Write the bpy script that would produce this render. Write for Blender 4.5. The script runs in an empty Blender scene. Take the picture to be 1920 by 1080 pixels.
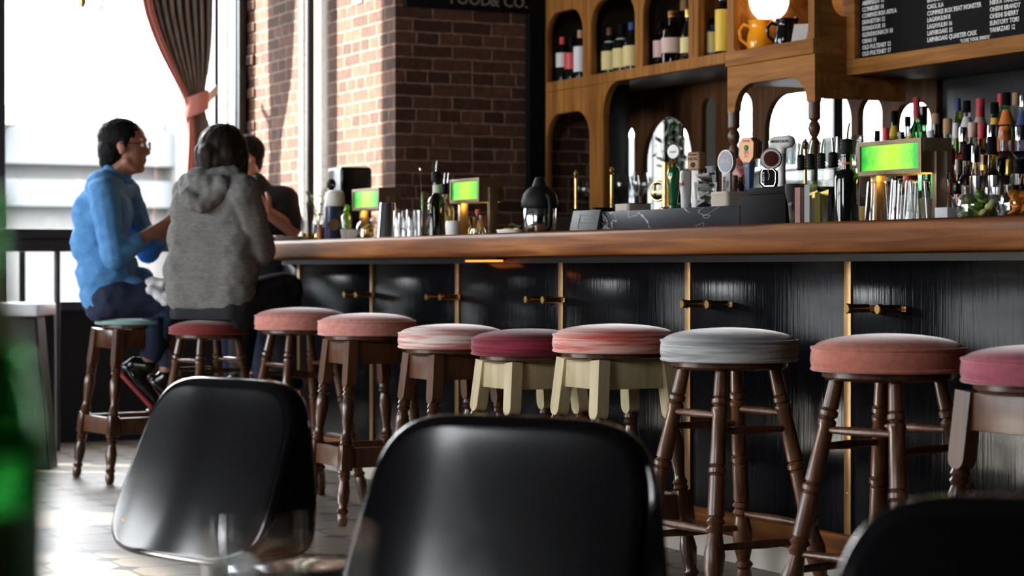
# lighting balance
SKY, SUN, SUNDIR, EXPOSURE = 13.0, 30.0, (.55, .75, -.36), 0.58
import bpy, bmesh, math, random
from mathutils import Vector, Matrix, Euler
random.seed(7)
PI = math.pi
scene = bpy.context.scene
COL = scene.collection
H = 0.92                                   # camera height
CA, SA = math.cos(math.radians(26.335)), math.sin(math.radians(26.335))
F = 4000.0                                 # focal length in pixels of the 1920 frame
RZV = math.atan2(CA, SA)                   # heading of the viewing frame


def XY(px, Y):
    a = (px - 960) / F
    rx, ry = SA * a - CA, CA * a + SA
    return (rx * Y / ry, Y)


def ZZ(px, py, Y):
    a = (px - 960) / F
    return H + (505 - py) / F * Y / (CA * a + SA)


def XD(px, D):
    a = (px - 960) / F
    return ((SA * a - CA) * D, (CA * a + SA) * D)


# ------------------------------------------------------------------ objects
def tag(o, label=None, cat=None, group=None, kind=None):
    if label: o['label'] = label
    if cat: o['category'] = cat
    if group: o['group'] = group
    if kind: o['kind'] = kind
    return o


def thing(name, label, cat, loc=(0, 0, 0), rz=0.0, group=None):
    o = bpy.data.objects.new(name, None)
    o.empty_display_size = 0.05
    COL.objects.link(o)
    o.location = loc
    o.rotation_euler = (0, 0, rz)
    return tag(o, label, cat, group)


def fin(bm, name, smooth=40):
    me = bpy.data.meshes.new(name)
    bmesh.ops.recalc_face_normals(bm, faces=bm.faces)
    bm.to_mesh(me)
    bm.free()
    if smooth is not None:
        me.polygons.foreach_set('use_smooth', [True] * len(me.polygons))
        me.set_sharp_from_angle(angle=math.radians(smooth))
    return me


def obj(name, me, mat=None, parent=None, loc=None, rot=None, smooth=40, label=None):
    if isinstance(me, bmesh.types.BMesh):
        me = fin(me, name, smooth)
    if mat is not None and not me.materials:
        me.materials.append(mat)
    o = bpy.data.objects.new(name, me)
    COL.objects.link(o)
    if parent: o.parent = parent
    if loc is not None: o.location = loc
    if rot is not None: o.rotation_euler = rot
    if label: o['label'] = label
    if mat is not None and me.materials and me.materials[0] != mat:
        o.material_slots[0].link = 'OBJECT'
        o.material_slots[0].material = mat
    return o


def struct(name, me, mat, parent=None, smooth=None):
    o = obj(name, me, mat, parent, smooth=smooth)
    if not parent: o['kind'] = 'structure'
    return o


CACHE = {}


def cached(key, fn):
    if key not in CACHE:
        r = fn()
        if isinstance(r, bmesh.types.BMesh): r = fin(r, str(key[0]))
        CACHE[key] = r
    return CACHE[key]


# ------------------------------------------------------------------ geometry
def box(lo, hi, bev=0.0, bm=None, M=None, seg=2):
    out = bmesh.new()
    bmesh.ops.create_cube(out, size=1)
    c = [(lo[i] + hi[i]) / 2 for i in range(3)]
    s = [abs(hi[i] - lo[i]) for i in range(3)]
    for v in out.verts:
        v.co = Vector((c[0] + v.co.x * s[0], c[1] + v.co.y * s[1], c[2] + v.co.z * s[2]))
    if bev > 0:
        bmesh.ops.bevel(out, geom=out.edges[:], offset=min(bev, min(s) * .49), segments=seg, affect='EDGES', profile=.5)
    if M is not None: bmesh.ops.transform(out, matrix=M, verts=out.verts)
    return join(bm, out)


def join(bm, other):
    if bm is None: return other
    me = bpy.data.meshes.new('tmp')
    other.to_mesh(me)
    other.free()
    bm.from_mesh(me)
    bpy.data.meshes.remove(me)
    return bm


def lathe(prof, seg=24, bm=None, M=None):
    """prof: list of (radius, z); revolve about z."""
    out = bmesh.new()
    rings = []
    for r, z in prof:
        if r < 1e-5:
            rings.append([out.verts.new((0, 0, z))])
        else:
            rings.append([out.verts.new((r * math.cos(2 * PI * k / seg), r * math.sin(2 * PI * k / seg), z)) for k in range(seg)])
    for A, B in zip(rings[:-1], rings[1:]):
        for k in range(seg):
            a, b = A[k % len(A)], A[(k + 1) % len(A)]
            c, d = B[(k + 1) % len(B)], B[k % len(B)]
            q = []
            for v in (a, b, c, d):
                if v not in q: q.append(v)
            if len(q) > 2:
                try: out.faces.new(q)
                except ValueError: pass
    if len(rings[0]) > 1 and rings[0][0].co != rings[-1][0].co:
        out.faces.new(rings[0][::-1])
    if len(rings[-1]) > 1 and rings[0][0].co != rings[-1][0].co:
        out.faces.new(rings[-1])
    if M is not None: bmesh.ops.transform(out, matrix=M, verts=out.verts)
    return join(bm, out)


def shell(prof, t, seg=24, bm=None, M=None):
    """open vessel: outer profile bottom->top, wall t; closed solid glass."""
    inner = []
    for r, z in reversed(prof):
        inner.append((max(r - t, 0.0005), z if z > prof[0][1] + t * 1.5 else prof[0][1] + t * 1.6))
    p = [(0, prof[0][1])] + list(prof) + inner + [(0, prof[0][1] + t * 1.6)]
    return lathe(p, seg, bm, M)


def to_dir(p0, p1):
    p0, p1 = Vector(p0), Vector(p1)
    d = p1 - p0
    q = Vector((0, 0, 1)).rotation_difference(d.normalized()) if d.length > 1e-9 else Vector((0, 0, 1)).rotation_difference(Vector((0, 0, 1)))
    return Matrix.Translation(p0) @ q.to_matrix().to_4x4(), d.length


def rod(p0, p1, r0, r1=None, seg=12, bm=None):
    M, L = to_dir(p0, p1)
    return lathe([(r0, 0), (r1 if r1 is not None else r0, L)], seg, bm, M)


def tube(pts, rad, seg=10, bm=None, cap=True):
    out = bmesh.new()
    pts = [Vector(p) for p in pts]
    n = len(pts)
    rings = []
    prev = None
    for i, p in enumerate(pts):
        t = (pts[min(i + 1, n - 1)] - pts[max(i - 1, 0)]).normalized()
        if prev is None:
            u = t.orthogonal().normalized()
        else:
            u = (prev - t * prev.dot(t)).normalized()
        prev = u
        w = t.cross(u)
        r = rad[i] if isinstance(rad, (list, tuple)) else rad
        rings.append([out.verts.new(p + (u * math.cos(2 * PI * k / seg) + w * math.sin(2 * PI * k / seg)) * r) for k in range(seg)])
    for A, B in zip(rings[:-1], rings[1:]):
        for k in range(seg):
            out.faces.new((A[k], A[(k + 1) % seg], B[(k + 1) % seg], B[k]))
    if cap:
        out.faces.new(rings[0][::-1])
        out.faces.new(rings[-1])
    return join(bm, out)


def ball(c, r, bm=None, sub=3):
    out = bmesh.new()
    bmesh.ops.create_icosphere(out, subdivisions=sub, radius=1)
    rr = r if isinstance(r, (list, tuple)) else (r, r, r)
    for v in out.verts:
        v.co = Vector((c[0] + v.co.x * rr[0], c[1] + v.co.y * rr[1], c[2] + v.co.z * rr[2]))
    return join(bm, out)


def prism(poly, d0, d1, bev=0.0, bm=None, M=None):
    """polygon in local xz extruded along y from d0 to d1."""
    out = bmesh.new()
    A = [out.verts.new((x, d0, z)) for x, z in poly]
    B = [out.verts.new((x, d1, z)) for x, z in poly]
    out.faces.new(A)
    out.faces.new(B[::-1])
    n = len(poly)
    for k in range(n):
        out.faces.new((A[k], B[k], B[(k + 1) % n], A[(k + 1) % n]))
    if bev > 0:
        es = [e for e in out.edges if abs(e.verts[0].co.y - e.verts[1].co.y) < 1e-6]
        bmesh.ops.bevel(out, geom=es, offset=bev, segments=2, affect='EDGES')
    if M is not None: bmesh.ops.transform(out, matrix=M, verts=out.verts)
    return join(bm, out)


def evaluated(o):
    dg = bpy.context.evaluated_depsgraph_get()
    dg.update()
    return bpy.data.meshes.new_from_object(o.evaluated_get(dg))


def baked(me_or_curve, mods=(), name='mesh'):
    """run modifiers on a temporary object and hand back the resulting mesh."""
    o = bpy.data.objects.new('tmp_' + name, me_or_curve)
    COL.objects.link(o)
    for typ, kw in mods:
        m = o.modifiers.new(typ, typ)
        for k, v in kw.items(): setattr(m, k, v)
    me = evaluated(o)
    me.name = name
    bpy.data.objects.remove(o)
    return me


def rrect(x0, z0, x1, z1, r=0.0, seg=8, corners=(1, 1, 1, 1)):
    """rounded rectangle; corners: bl, br, tr, tl radii factors"""
    pts = []
    cs = [(x0, z0, PI, corners[0]), (x1, z0, 1.5 * PI, corners[1]), (x1, z1, 0, corners[2]), (x0, z1, .5 * PI, corners[3])]
    for cx, cz, a0, f in cs:
        rr = r * f
        if rr < 1e-6:
            pts.append((cx, cz))
            continue
        ox = cx + (rr if cx == x0 else -rr)
        oz = cz + (rr if cz == z0 else -rr)
        for k in range(seg + 1):
            a = a0 + .5 * PI * k / seg
            pts.append((ox + rr * math.cos(a), oz + rr * math.sin(a)))
    return pts


def plate(outer, holes, thick, bev=0.002, name='plate'):
    """flat plate with holes; outlines in (x, z), lies in the local xz plane, centred on y = 0."""
    cu = bpy.data.curves.new(name, 'CURVE')
    cu.dimensions = '2D'
    cu.fill_mode = 'BOTH'
    cu.extrude = thick / 2 - bev
    cu.bevel_depth = bev
    cu.bevel_resolution = 1
    cu.offset = -bev
    for loop in [outer] + list(holes):
        sp = cu.splines.new('POLY')
        sp.points.add(len(loop) - 1)
        for p, (x, z) in zip(sp.points, loop): p.co = (x, z, 0, 1)
        sp.use_cyclic_u = True
    me = baked(cu, (), name)
    me.transform(Matrix.Rotation(PI / 2, 4, 'X'))
    me.polygons.foreach_set('use_smooth', [True] * len(me.polygons))
    me.set_sharp_from_angle(angle=math.radians(40))
    me.materials.clear()
    return me


def text(body, size, ext=0.0008, align='LEFT', space=1.0, name='lettering', sx=1.0):
    """lettering in the local xz plane that faces -y"""
    cu = bpy.data.curves.new(name, 'FONT')
    cu.body = body
    cu.size = size
    cu.extrude = ext
    cu.align_x = align
    cu.space_character = space
    cu.resolution_u = 2
    cu.offset = size * .018
    me = baked(cu, (), name)
    me.transform(Matrix.Rotation(PI / 2, 4, 'X') @ Matrix.Diagonal((sx, 1, 1, 1)))
    me.materials.clear()
    return me


def capsule(bm, p0, r0, p1, r1):
    out = bmesh.new()
    for p, r in ((p0, r0), (p1, r1)):
        t = bmesh.new()
        bmesh.ops.create_icosphere(t, subdivisions=2, radius=r)
        bmesh.ops.translate(t, verts=t.verts, vec=Vector(p))
        join(out, t)
    res = bmesh.ops.convex_hull(out, input=out.verts[:])
    kill = [g for g in res['geom_interior'] if isinstance(g, bmesh.types.BMVert)]
    if kill: bmesh.ops.delete(out, geom=kill, context='VERTS')
    return join(bm, out)


def blob(prims, voxel, smooth=4, name='body', noise=None):
    """one continuous surface around tapered capsules and ellipsoids."""
    bm = bmesh.new()
    for p in prims:
        if p[0] == 'c':
            capsule(bm, p[1], p[2], p[3], p[4])
        else:
            t = ball((0, 0, 0), p[2], None, 3)
            M = Matrix.Translation(p[1])
            if len(p) > 3: M = M @ Euler(p[3]).to_matrix().to_4x4()
            bmesh.ops.transform(t, matrix=M, verts=t.verts)
            join(bm, t)
    me = bpy.data.meshes.new(name)
    bm.to_mesh(me)
    bm.free()
    me = baked(me, [('REMESH', dict(mode='VOXEL', voxel_size=voxel)), ('SMOOTH', dict(iterations=smooth, factor=.5))], name)
    if noise:
        from mathutils import noise as nz
        amp, sc = noise
        sv = Vector(sc) if isinstance(sc, (list, tuple)) else Vector((sc, sc, sc))
        nn = [v.normal.copy() for v in me.vertices]
        for v, n in zip(me.vertices, nn):
            q = Vector((v.co.x * sv.x, v.co.y * sv.y, v.co.z * sv.z))
            v.co += n * amp * nz.noise(q)
    me.polygons.foreach_set('use_smooth', [True] * len(me.polygons))
    return me


# ------------------------------------------------------------------ materials
def mat(name, col=(.5, .5, .5), rough=.5, metal=0.0, **kw):
    m = bpy.data.materials.new(name)
    m.use_nodes = True
    b = m.node_tree.nodes['Principled BSDF']
    b.inputs['Base Color'].default_value = (*col, 1)
    b.inputs['Roughness'].default_value = rough
    b.inputs['Metallic'].default_value = metal
    for k, v in kw.items():
        s = b.inputs[k.replace('_', ' ')]
        s.default_value = (*v, 1) if isinstance(v, tuple) and len(v) == 3 else v
    return m


def nodes(m):
    return m.node_tree.nodes, m.node_tree.links, m.node_tree.nodes['Principled BSDF']


def ramp(N, L, fac, stops):
    r = N.new('ShaderNodeValToRGB')
    e = r.color_ramp.elements
    while len(e) < len(stops): e.new(.5)
    for el, (p, c) in zip(e, stops):
        el.position = p
        el.color = (*c, 1)
    L.new(fac, r.inputs[0])
    return r


def coords(N, L, scale=(1, 1, 1), kind='Object'):
    t = N.new('ShaderNodeTexCoord')
    mp = N.new('ShaderNodeMapping')
    mp.inputs['Scale'].default_value = scale
    L.new(t.outputs[kind], mp.inputs[0])
    return mp.outputs[0]


def grain(name, dark, light, scale=(2, 24, 24), rough=.4, bump=.15, detail=6, mid=None, dist=.6, **kw):
    """wood-like or streaked material: noise stretched along one axis."""
    m = mat(name, light, rough, **kw)
    N, L, b = nodes(m)
    v = coords(N, L, scale)
    n = N.new('ShaderNodeTexNoise')
    n.inputs['Scale'].default_value = 1
    n.inputs['Detail'].default_value = detail
    n.inputs['Distortion'].default_value = dist
    L.new(v, n.inputs['Vector'])
    mid = mid or tuple((a + c) / 2 for a, c in zip(dark, light))
    r = ramp(N, L, n.outputs[0], [(.3, dark), (.5, mid), (.7, light)])
    L.new(r.outputs[0], b.inputs['Base Color'])
    if bump:
        bp = N.new('ShaderNodeBump')
        bp.inputs['Strength'].default_value = bump
        bp.inputs['Distance'].default_value = .004
        L.new(n.outputs[0], bp.inputs['Height'])
        L.new(bp.outputs[0], b.inputs['Normal'])
    return m


def glass(name, col=(1, 1, 1), rough=0.0, ior=1.45):
    return mat(name, col, rough, Transmission_Weight=1.0, IOR=ior)


def thin_glass(name, tint=(.97, .98, .98), refl=.08):
    m = bpy.data.materials.new(name)
    m.use_nodes = True
    N, L = m.node_tree.nodes, m.node_tree.links
    N.remove(N['Principled BSDF'])
    out = N['Material Output']
    tr = N.new('ShaderNodeBsdfTransparent')
    tr.inputs[0].default_value = (*tint, 1)
    gl = N.new('ShaderNodeBsdfGlossy')
    gl.inputs['Roughness'].default_value = .02
    lw = N.new('ShaderNodeLayerWeight')
    lw.inputs[0].default_value = .3
    mul = N.new('ShaderNodeMath')
    mul.operation = 'MULTIPLY_ADD'
    mul.inputs[1].default_value = .55
    mul.inputs[2].default_value = refl * .3
    L.new(lw.outputs['Facing'], mul.inputs[0])
    mul.use_clamp = True
    mx = N.new('ShaderNodeMixShader')
    L.new(mul.outputs[0], mx.inputs[0])
    L.new(tr.outputs[0], mx.inputs[1])
    L.new(gl.outputs[0], mx.inputs[2])
    L.new(mx.outputs[0], out.inputs[0])
    return m


def emit(name, col, strength):
    return mat(name, (0, 0, 0), .5, Emission_Color=col, Emission_Strength=strength)
# ================================================================== materials
M = {}
M['oak'] = grain('honey_oak', (.20, .078, .019), (.40, .175, .046), (2.2, 30, 30), .55, .08, Specular_IOR_Level=.03)
M['oak_up'] = grain('honey_oak_upright', (.20, .078, .019), (.40, .175, .046), (30, 30, 2.2), .55, .08, Specular_IOR_Level=.03)
M['oak_dark'] = grain('shaded_back_board', (.030, .020, .014), (.055, .036, .024), (2, 26, 26), .45, .08)  # dark tone paints in the shade on cabinet shelf, dividers and back panel
M['bar_oak'] = grain('bar_oak', (.085, .026, .007), (.34, .135, .038), (1.5, 26, 34), .5, .10, Coat_Weight=.07, Coat_Roughness=.14, mid=(.19, .066, .018), Specular_IOR_Level=.05)
M['rear_wood'] = grain('shaded_oak', (.045, .019, .008), (.11, .05, .02), (30, 30, 2.2), .5, .06, Specular_IOR_Level=.1)  # oak darkened in its colour to stand for backlit shade
M['walnut'] = grain('dark_walnut', (.030, .011, .005), (.105, .040, .016), (40, 40, 5), .26, .05, Coat_Weight=.25, Coat_Roughness=.12)
M['brown_wood'] = grain('brown_wood', (.055, .021, .009), (.125, .05, .021), (40, 40, 5), .38, .05)
M['red_oak'] = grain('worn_red_oak', (.045, .015, .006), (.175, .070, .032), (60, 60, 2.5), .34, .08, Coat_Weight=.12, Coat_Roughness=.2)
M['pale_wood'] = grain('pale_maple', (.40, .33, .19), (.58, .50, .30), (30, 30, 4), .5, .05)
M['black_panel'] = grain('black_stained_board', (.002, .0021, .0026), (.006, .0065, .0085), (90, 90, 3.2), .13, .20, detail=8, dist=.3, Specular_IOR_Level=.07)
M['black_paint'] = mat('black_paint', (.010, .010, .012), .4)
M['black_matte'] = mat('black_matte', (.006, .006, .0065), .8, Specular_IOR_Level=.1)
M['black_gloss'] = mat('black_gloss', (.006, .006, .007), .09, Specular_IOR_Level=.5)
M['black_lacquer'] = mat('black_lacquer', (.004, .004, .005), .10, Specular_IOR_Level=.4)
M['black_rubber'] = mat('black_rubber', (.008, .008, .009), .6, Specular_IOR_Level=.25)
M['steel'] = mat('polished_steel', (.72, .72, .72), .12, 1)
M['brushed'] = mat('brushed_steel', (.62, .61, .6), .28, 1)
M['brass'] = mat('brass', (.72, .46, .16), .25, 1)
M['aged_brass'] = grain('aged_brass', (.28, .155, .06), (.42, .25, .10), (30, 30, 4), .38, .03, Metallic=.85)
M['bronze'] = mat('aged_bronze', (.20, .135, .075), .42, .6)
M['white'] = mat('white_ceramic', (.88, .87, .85), .35)
M['paper'] = mat('white_paper', (.78, .77, .75), .8)
M['card_edge'] = grain('card_stock', (.48, .41, .34), (.62, .54, .46), (2, 2, 300), .85, 0)
M['grey_print'] = grain('printed_card', (.10, .10, .10), (.72, .70, .68), (3, 3, 260), .8, 0)
M['clear'] = thin_glass('clear_glassware', (.95, .96, .96), .10)
M['pane'] = thin_glass('window_glass', (.98, .985, .985), .04)
M['glass'] = glass('clear_bottle_glass', (.94, .96, .95))
M['g_green'] = glass('green_glass', (.16, .62, .22), 0.02)
M['g_dark'] = mat('dark_bottle_glass', (.007, .008, .007), .06)
M['g_amber'] = glass('amber_spirit', (.62, .22, .05), 0.02)
M['g_red'] = glass('red_spirit', (.40, .04, .03), 0.02)
M['g_lime'] = glass('lime_spirit', (.55, .80, .12), 0.02)
M['g_yellow'] = glass('straw_spirit', (.80, .66, .22), 0.02)
M['g_water'] = glass('clear_spirit', (.90, .94, .95), 0.01)
M['cream_lab'] = mat('cream_label', (.78, .64, .28), .6)
M['pink_lab'] = mat('pale_pink_label', (.70, .48, .42), .6)
M['white_lab'] = mat('white_label', (.78, .76, .74), .6)
M['red_lab'] = mat('red_label', (.68, .06, .07), .5)
M['orange_lab'] = mat('orange_label', (.85, .22, .03), .5)
M['yellow_lab'] = mat('yellow_label', (.85, .55, .04), .5)
M['blue_lab'] = mat('blue_label', (.02, .05, .20), .5)
M['gold_cap'] = mat('gold_cap', (.80, .52, .12), .3, .8)
M['cork'] = mat('cork', (.52, .30, .17), .8)
M['lemon'] = mat('lemon_peel', (.86, .60, .06), .5)
M['lime'] = mat('lime_skin', (.10, .22, .025), .4)
M['lime_flesh'] = mat('lime_flesh', (.60, .70, .25), .4)
M['orange'] = mat('orange_peel', (.90, .30, .02), .45)
M['leaf'] = mat('leaf_green', (.05, .14, .03), .5)
M['terracotta'] = mat('orange_drink', (.85, .20, .03), .3)
M['denim'] = grain('dark_denim', (.006, .010, .030), (.022, .036, .090), (160, 160, 160), .85, .1)
M['black_cloth'] = mat('black_cloth', (.006, .006, .007), .9)
M['skin'] = mat('skin', (.34, .15, .095), .5)
M['hair'] = grain('black_hair', (.004, .0035, .0035), (.012, .010, .009), (120, 120, 30), .6, .2, Specular_IOR_Level=.1)
M['hair_brown'] = grain('dark_brown_hair', (.006, .0045, .004), (.022, .014, .010), (160, 160, 14), .55, .25, Specular_IOR_Level=.12)
M['grey_cloth'] = grain('heather_grey_jersey', (.12, .118, .115), (.20, .197, .193), (40, 40, 120), .95, .1, detail=4)
M['blue_cloth'] = grain('light_blue_cotton', (.065, .235, .54), (.115, .33, .66), (22, 22, 22), .85, .12, detail=4)
M['white_cloth'] = mat('white_napkin_cloth', (.75, .77, .80), .9)
M['drape'] = grain('brown_drape', (.10, .075, .058), (.24, .185, .145), (60, 60, 2), .9, .1)
M['pink_cloth'] = mat('dusty_pink_cloth', (.60, .24, .20), .9)
M['slate'] = grain('slate_sign', (.028, .036, .034), (.05, .06, .058), (30, 30, 30), .6, .05)


def velvet(name, col, streak=None, amount=.5, sheen=1.0):
    m = mat(name, col, .85, Sheen_Weight=sheen, Sheen_Roughness=.28)
    N, L, b = nodes(m)
    b.inputs['Sheen Tint'].default_value = (1, .93, .91, 1)
    v = coords(N, L, (4, 4, 85) if streak else (60, 60, 60))
    n = N.new('ShaderNodeTexNoise')
    n.inputs['Scale'].default_value = 1
    n.inputs['Detail'].default_value = 5
    n.inputs['Distortion'].default_value = .4
    L.new(v, n.inputs['Vector'])
    if streak:
        r = ramp(N, L, n.outputs[0], [(.40, col), (.5, tuple((a * .6 + s * .4) for a, s in zip(col, streak))), (.62, streak)])
    else:
        r = ramp(N, L, n.outputs[0], [(.3, tuple(c * .82 for c in col)), (.7, tuple(min(1, c * 1.15) for c in col))])
    L.new(r.outputs[0], b.inputs['Base Color'])
    bp = N.new('ShaderNodeBump')
    bp.inputs['Strength'].default_value = amount
    bp.inputs['Distance'].default_value = .004
    L.new(n.outputs[0], bp.inputs['Height'])
    L.new(bp.outputs[0], b.inputs['Normal'])
    return m


M['v_pink'] = velvet('dusty_pink_velvet', (.58, .23, .19), amount=.12)
M['v_rose'] = velvet('rose_velvet', (.64, .27, .23), amount=.12)
M['v_stripe'] = velvet('crushed_pink_velvet', (.56, .16, .14), (.85, .72, .68))
M['v_crimson'] = velvet('crimson_velvet', (.115, .004, .016), (.26, .018, .045), .4, .35)
M['v_coral'] = velvet('crushed_coral_velvet', (.58, .085, .065), (.80, .46, .40))
M['v_grey'] = velvet('silver_grey_velvet', (.25, .265, .27), (.56, .58, .58), .5)
M['v_salmon'] = velvet('salmon_velvet', (.56, .19, .135), amount=.12)
M['v_mauve'] = velvet('mauve_velvet', (.42, .10, .14), amount=.12)
M['v_teal'] = velvet('pale_teal_velvet', (.20, .40, .40), amount=.12)
M['v_red'] = velvet('dark_red_velvet', (.22, .02, .02), amount=.12, sheen=.5)


def brick_material():
    m = mat('old_brick', (.3, .1, .07), .88)
    N, L, b = nodes(m)
    t = N.new('ShaderNodeTexCoord')
    g = N.new('ShaderNodeNewGeometry')
    sn = N.new('ShaderNodeSeparateXYZ')
    L.new(g.outputs['True Normal'], sn.inputs[0])
    sp = N.new('ShaderNodeSeparateXYZ')
    L.new(t.outputs['Object'], sp.inputs[0])
    ab = N.new('ShaderNodeMath'); ab.operation = 'ABSOLUTE'
    L.new(sn.outputs['X'], ab.inputs[0])
    gt = N.new('ShaderNodeMath'); gt.operation = 'GREATER_THAN'; gt.inputs[1].default_value = .5
    L.new(ab.outputs[0], gt.inputs[0])
    mu = N.new('ShaderNodeMix'); mu.data_type = 'FLOAT'
    L.new(gt.outputs[0], mu.inputs[0])
    L.new(sp.outputs['X'], mu.inputs[2])
    L.new(sp.outputs['Y'], mu.inputs[3])
    wob = N.new('ShaderNodeTexNoise'); wob.inputs['Scale'].default_value = 9
    L.new(t.outputs['Object'], wob.inputs['Vector'])
    cb = N.new('ShaderNodeCombineXYZ')
    L.new(mu.outputs[0], cb.inputs[0])
    L.new(sp.outputs['Z'], cb.inputs[1])
    va = N.new('ShaderNodeVectorMath'); va.operation = 'SCALE'; va.inputs[3].default_value = .012
    L.new(wob.outputs['Color'], va.inputs[0])
    vb = N.new('ShaderNodeVectorMath'); vb.operation = 'ADD'
    L.new(cb.outputs[0], vb.inputs[0]); L.new(va.outputs[0], vb.inputs[1])
    br = N.new('ShaderNodeTexBrick')
    br.offset = .5; br.offset_frequency = 2; br.squash = .56; br.squash_frequency = 3
    br.inputs['Scale'].default_value = 1
    br.inputs['Brick Width'].default_value = .205
    br.inputs['Row Height'].default_value = .0598
    br.inputs['Mortar Size'].default_value = .0058
    br.inputs['Mortar Smooth'].default_value = .35
    br.inputs['Color1'].default_value = (.055, .024, .017, 1)
    br.inputs['Color2'].default_value = (.15, .070, .044, 1)
    br.inputs['Mortar'].default_value = (.30, .19, .135, 1)
    L.new(vb.outputs[0], br.inputs['Vector'])
    n2 = N.new('ShaderNodeTexNoise'); n2.inputs['Scale'].default_value = 28; n2.inputs['Detail'].default_value = 5
    L.new(t.outputs['Object'], n2.inputs['Vector'])
    r2 = ramp(N, L, n2.outputs[0], [(.25, (.55, .50, .48)), (.75, (1.25, 1.2, 1.15))])
    mx = N.new('ShaderNodeMix'); mx.data_type = 'RGBA'; mx.blend_type = 'MULTIPLY'; mx.inputs[0].default_value = 1
    L.new(br.outputs['Color'], mx.inputs[6]); L.new(r2.outputs[0], mx.inputs[7])
    # limewash left along the pipe and in worn patches
    n3 = N.new('ShaderNodeTexNoise'); n3.inputs['Scale'].default_value = 3.5; n3.inputs['Detail'].default_value = 6
    L.new(t.outputs['Object'], n3.inputs['Vector'])
    dx = N.new('ShaderNodeMath'); dx.operation = 'ADD'; dx.inputs[1].default_value = 10.165
    L.new(sp.outputs['X'], dx.inputs[0])
    da = N.new('ShaderNodeMath'); da.operation = 'ABSOLUTE'; L.new(dx.outputs[0], da.inputs[0])
    lt = N.new('ShaderNodeMapRange')
    lt.inputs['From Min'].default_value = .17; lt.inputs['From Max'].default_value = .22
    lt.inputs['To Min'].default_value = .92; lt.inputs['To Max'].default_value = 0
    L.new(da.outputs[0], lt.inputs[0])
    ng = N.new('ShaderNodeMath'); ng.operation = 'SUBTRACT'; ng.inputs[0].default_value = 1
    L.new(gt.outputs[0], ng.inputs[1])
    wm = N.new('ShaderNodeMath'); wm.operation = 'MULTIPLY'
    L.new(lt.outputs[0], wm.inputs[0]); L.new(ng.outputs[0], wm.inputs[1])
    m3 = N.new('ShaderNodeMix'); m3.data_type = 'RGBA'
    L.new(wm.outputs[0], m3.inputs[0]); L.new(mx.outputs[2], m3.inputs[6])
    m3.inputs[7].default_value = (.45, .40, .35, 1)
    L.new(m3.outputs[2], b.inputs['Base Color'])
    bp = N.new('ShaderNodeBump'); bp.inputs['Strength'].default_value = .8; bp.inputs['Distance'].default_value = .008
    iv = N.new('ShaderNodeMath'); iv.operation = 'MULTIPLY_ADD'; iv.inputs[1].default_value = -1; iv.inputs[2].default_value = 1
    L.new(br.outputs['Fac'], iv.inputs[0])
    ad = N.new('ShaderNodeMath'); ad.operation = 'MULTIPLY_ADD'; ad.inputs[1].default_value = .35
    L.new(n2.outputs[0], ad.inputs[0]); L.new(iv.outputs[0], ad.inputs[2])
    L.new(ad.outputs[0], bp.inputs['Height'])
    L.new(bp.outputs[0], b.inputs['Normal'])
    return m


M['brick'] = brick_material()


def floor_material():
    """cream hexagon-like tiles with small black inlays and grey grout."""
    m = mat('patterned_floor_tile', (.2, .18, .15), .42)
    N, L, b = nodes(m)
    v = coords(N, L, (4.6, 4.6, 4.6))
    ck = N.new('ShaderNodeTexVoronoi'); ck.feature = 'DISTANCE_TO_EDGE'
    ck.inputs['Randomness'].default_value = 0
    ck.inputs['Scale'].default_value = 1
    L.new(v, ck.inputs['Vector'])
    gr = ramp(N, L, ck.outputs['Distance'], [(.0, (.05, .045, .04)), (.022, (.05, .045, .04)), (.03, (.21, .18, .145))])
    # black diamonds where four tiles meet
    sp = N.new('ShaderNodeSeparateXYZ'); L.new(v, sp.inputs[0])
    def frac(s):
        a = N.new('ShaderNodeMath'); a.operation = 'FRACT'; L.new(s, a.inputs[0])
        c = N.new('ShaderNodeMath'); c.operation = 'SUBTRACT'; c.inputs[1].default_value = .5; L.new(a.outputs[0], c.inputs[0])
        d = N.new('ShaderNodeMath'); d.operation = 'ABSOLUTE'; L.new(c.outputs[0], d.inputs[0])
        return d.outputs[0]
    ss = N.new('ShaderNodeMath'); ss.operation = 'ADD'
    L.new(frac(sp.outputs['X']), ss.inputs[0]); L.new(frac(sp.outputs['Y']), ss.inputs[1])
    lt = N.new('ShaderNodeMath'); lt.operation = 'LESS_THAN'; lt.inputs[1].default_value = .24
    L.new(ss.outputs[0], lt.inputs[0])
    mx = N.new('ShaderNodeMix'); mx.data_type = 'RGBA'
    L.new(lt.outputs[0], mx.inputs[0]); L.new(gr.outputs[0], mx.inputs[6]); mx.inputs[7].default_value = (.02, .02, .022, 1)
    n = N.new('ShaderNodeTexNoise'); n.inputs['Scale'].default_value = 2.2; n.inputs['Detail'].default_value = 6
    L.new(v, n.inputs['Vector'])
    r = ramp(N, L, n.outputs[0], [(.3, (.78, .76, .74)), (.7, (1.06, 1.05, 1.03))])
    m2 = N.new('ShaderNodeMix'); m2.data_type = 'RGBA'; m2.blend_type = 'MULTIPLY'; m2.inputs[0].default_value = 1
    L.new(mx.outputs[2], m2.inputs[6]); L.new(r.outputs[0], m2.inputs[7])
    L.new(m2.outputs[2], b.inputs['Base Color'])
    return m


M['floor'] = floor_material()


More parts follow.
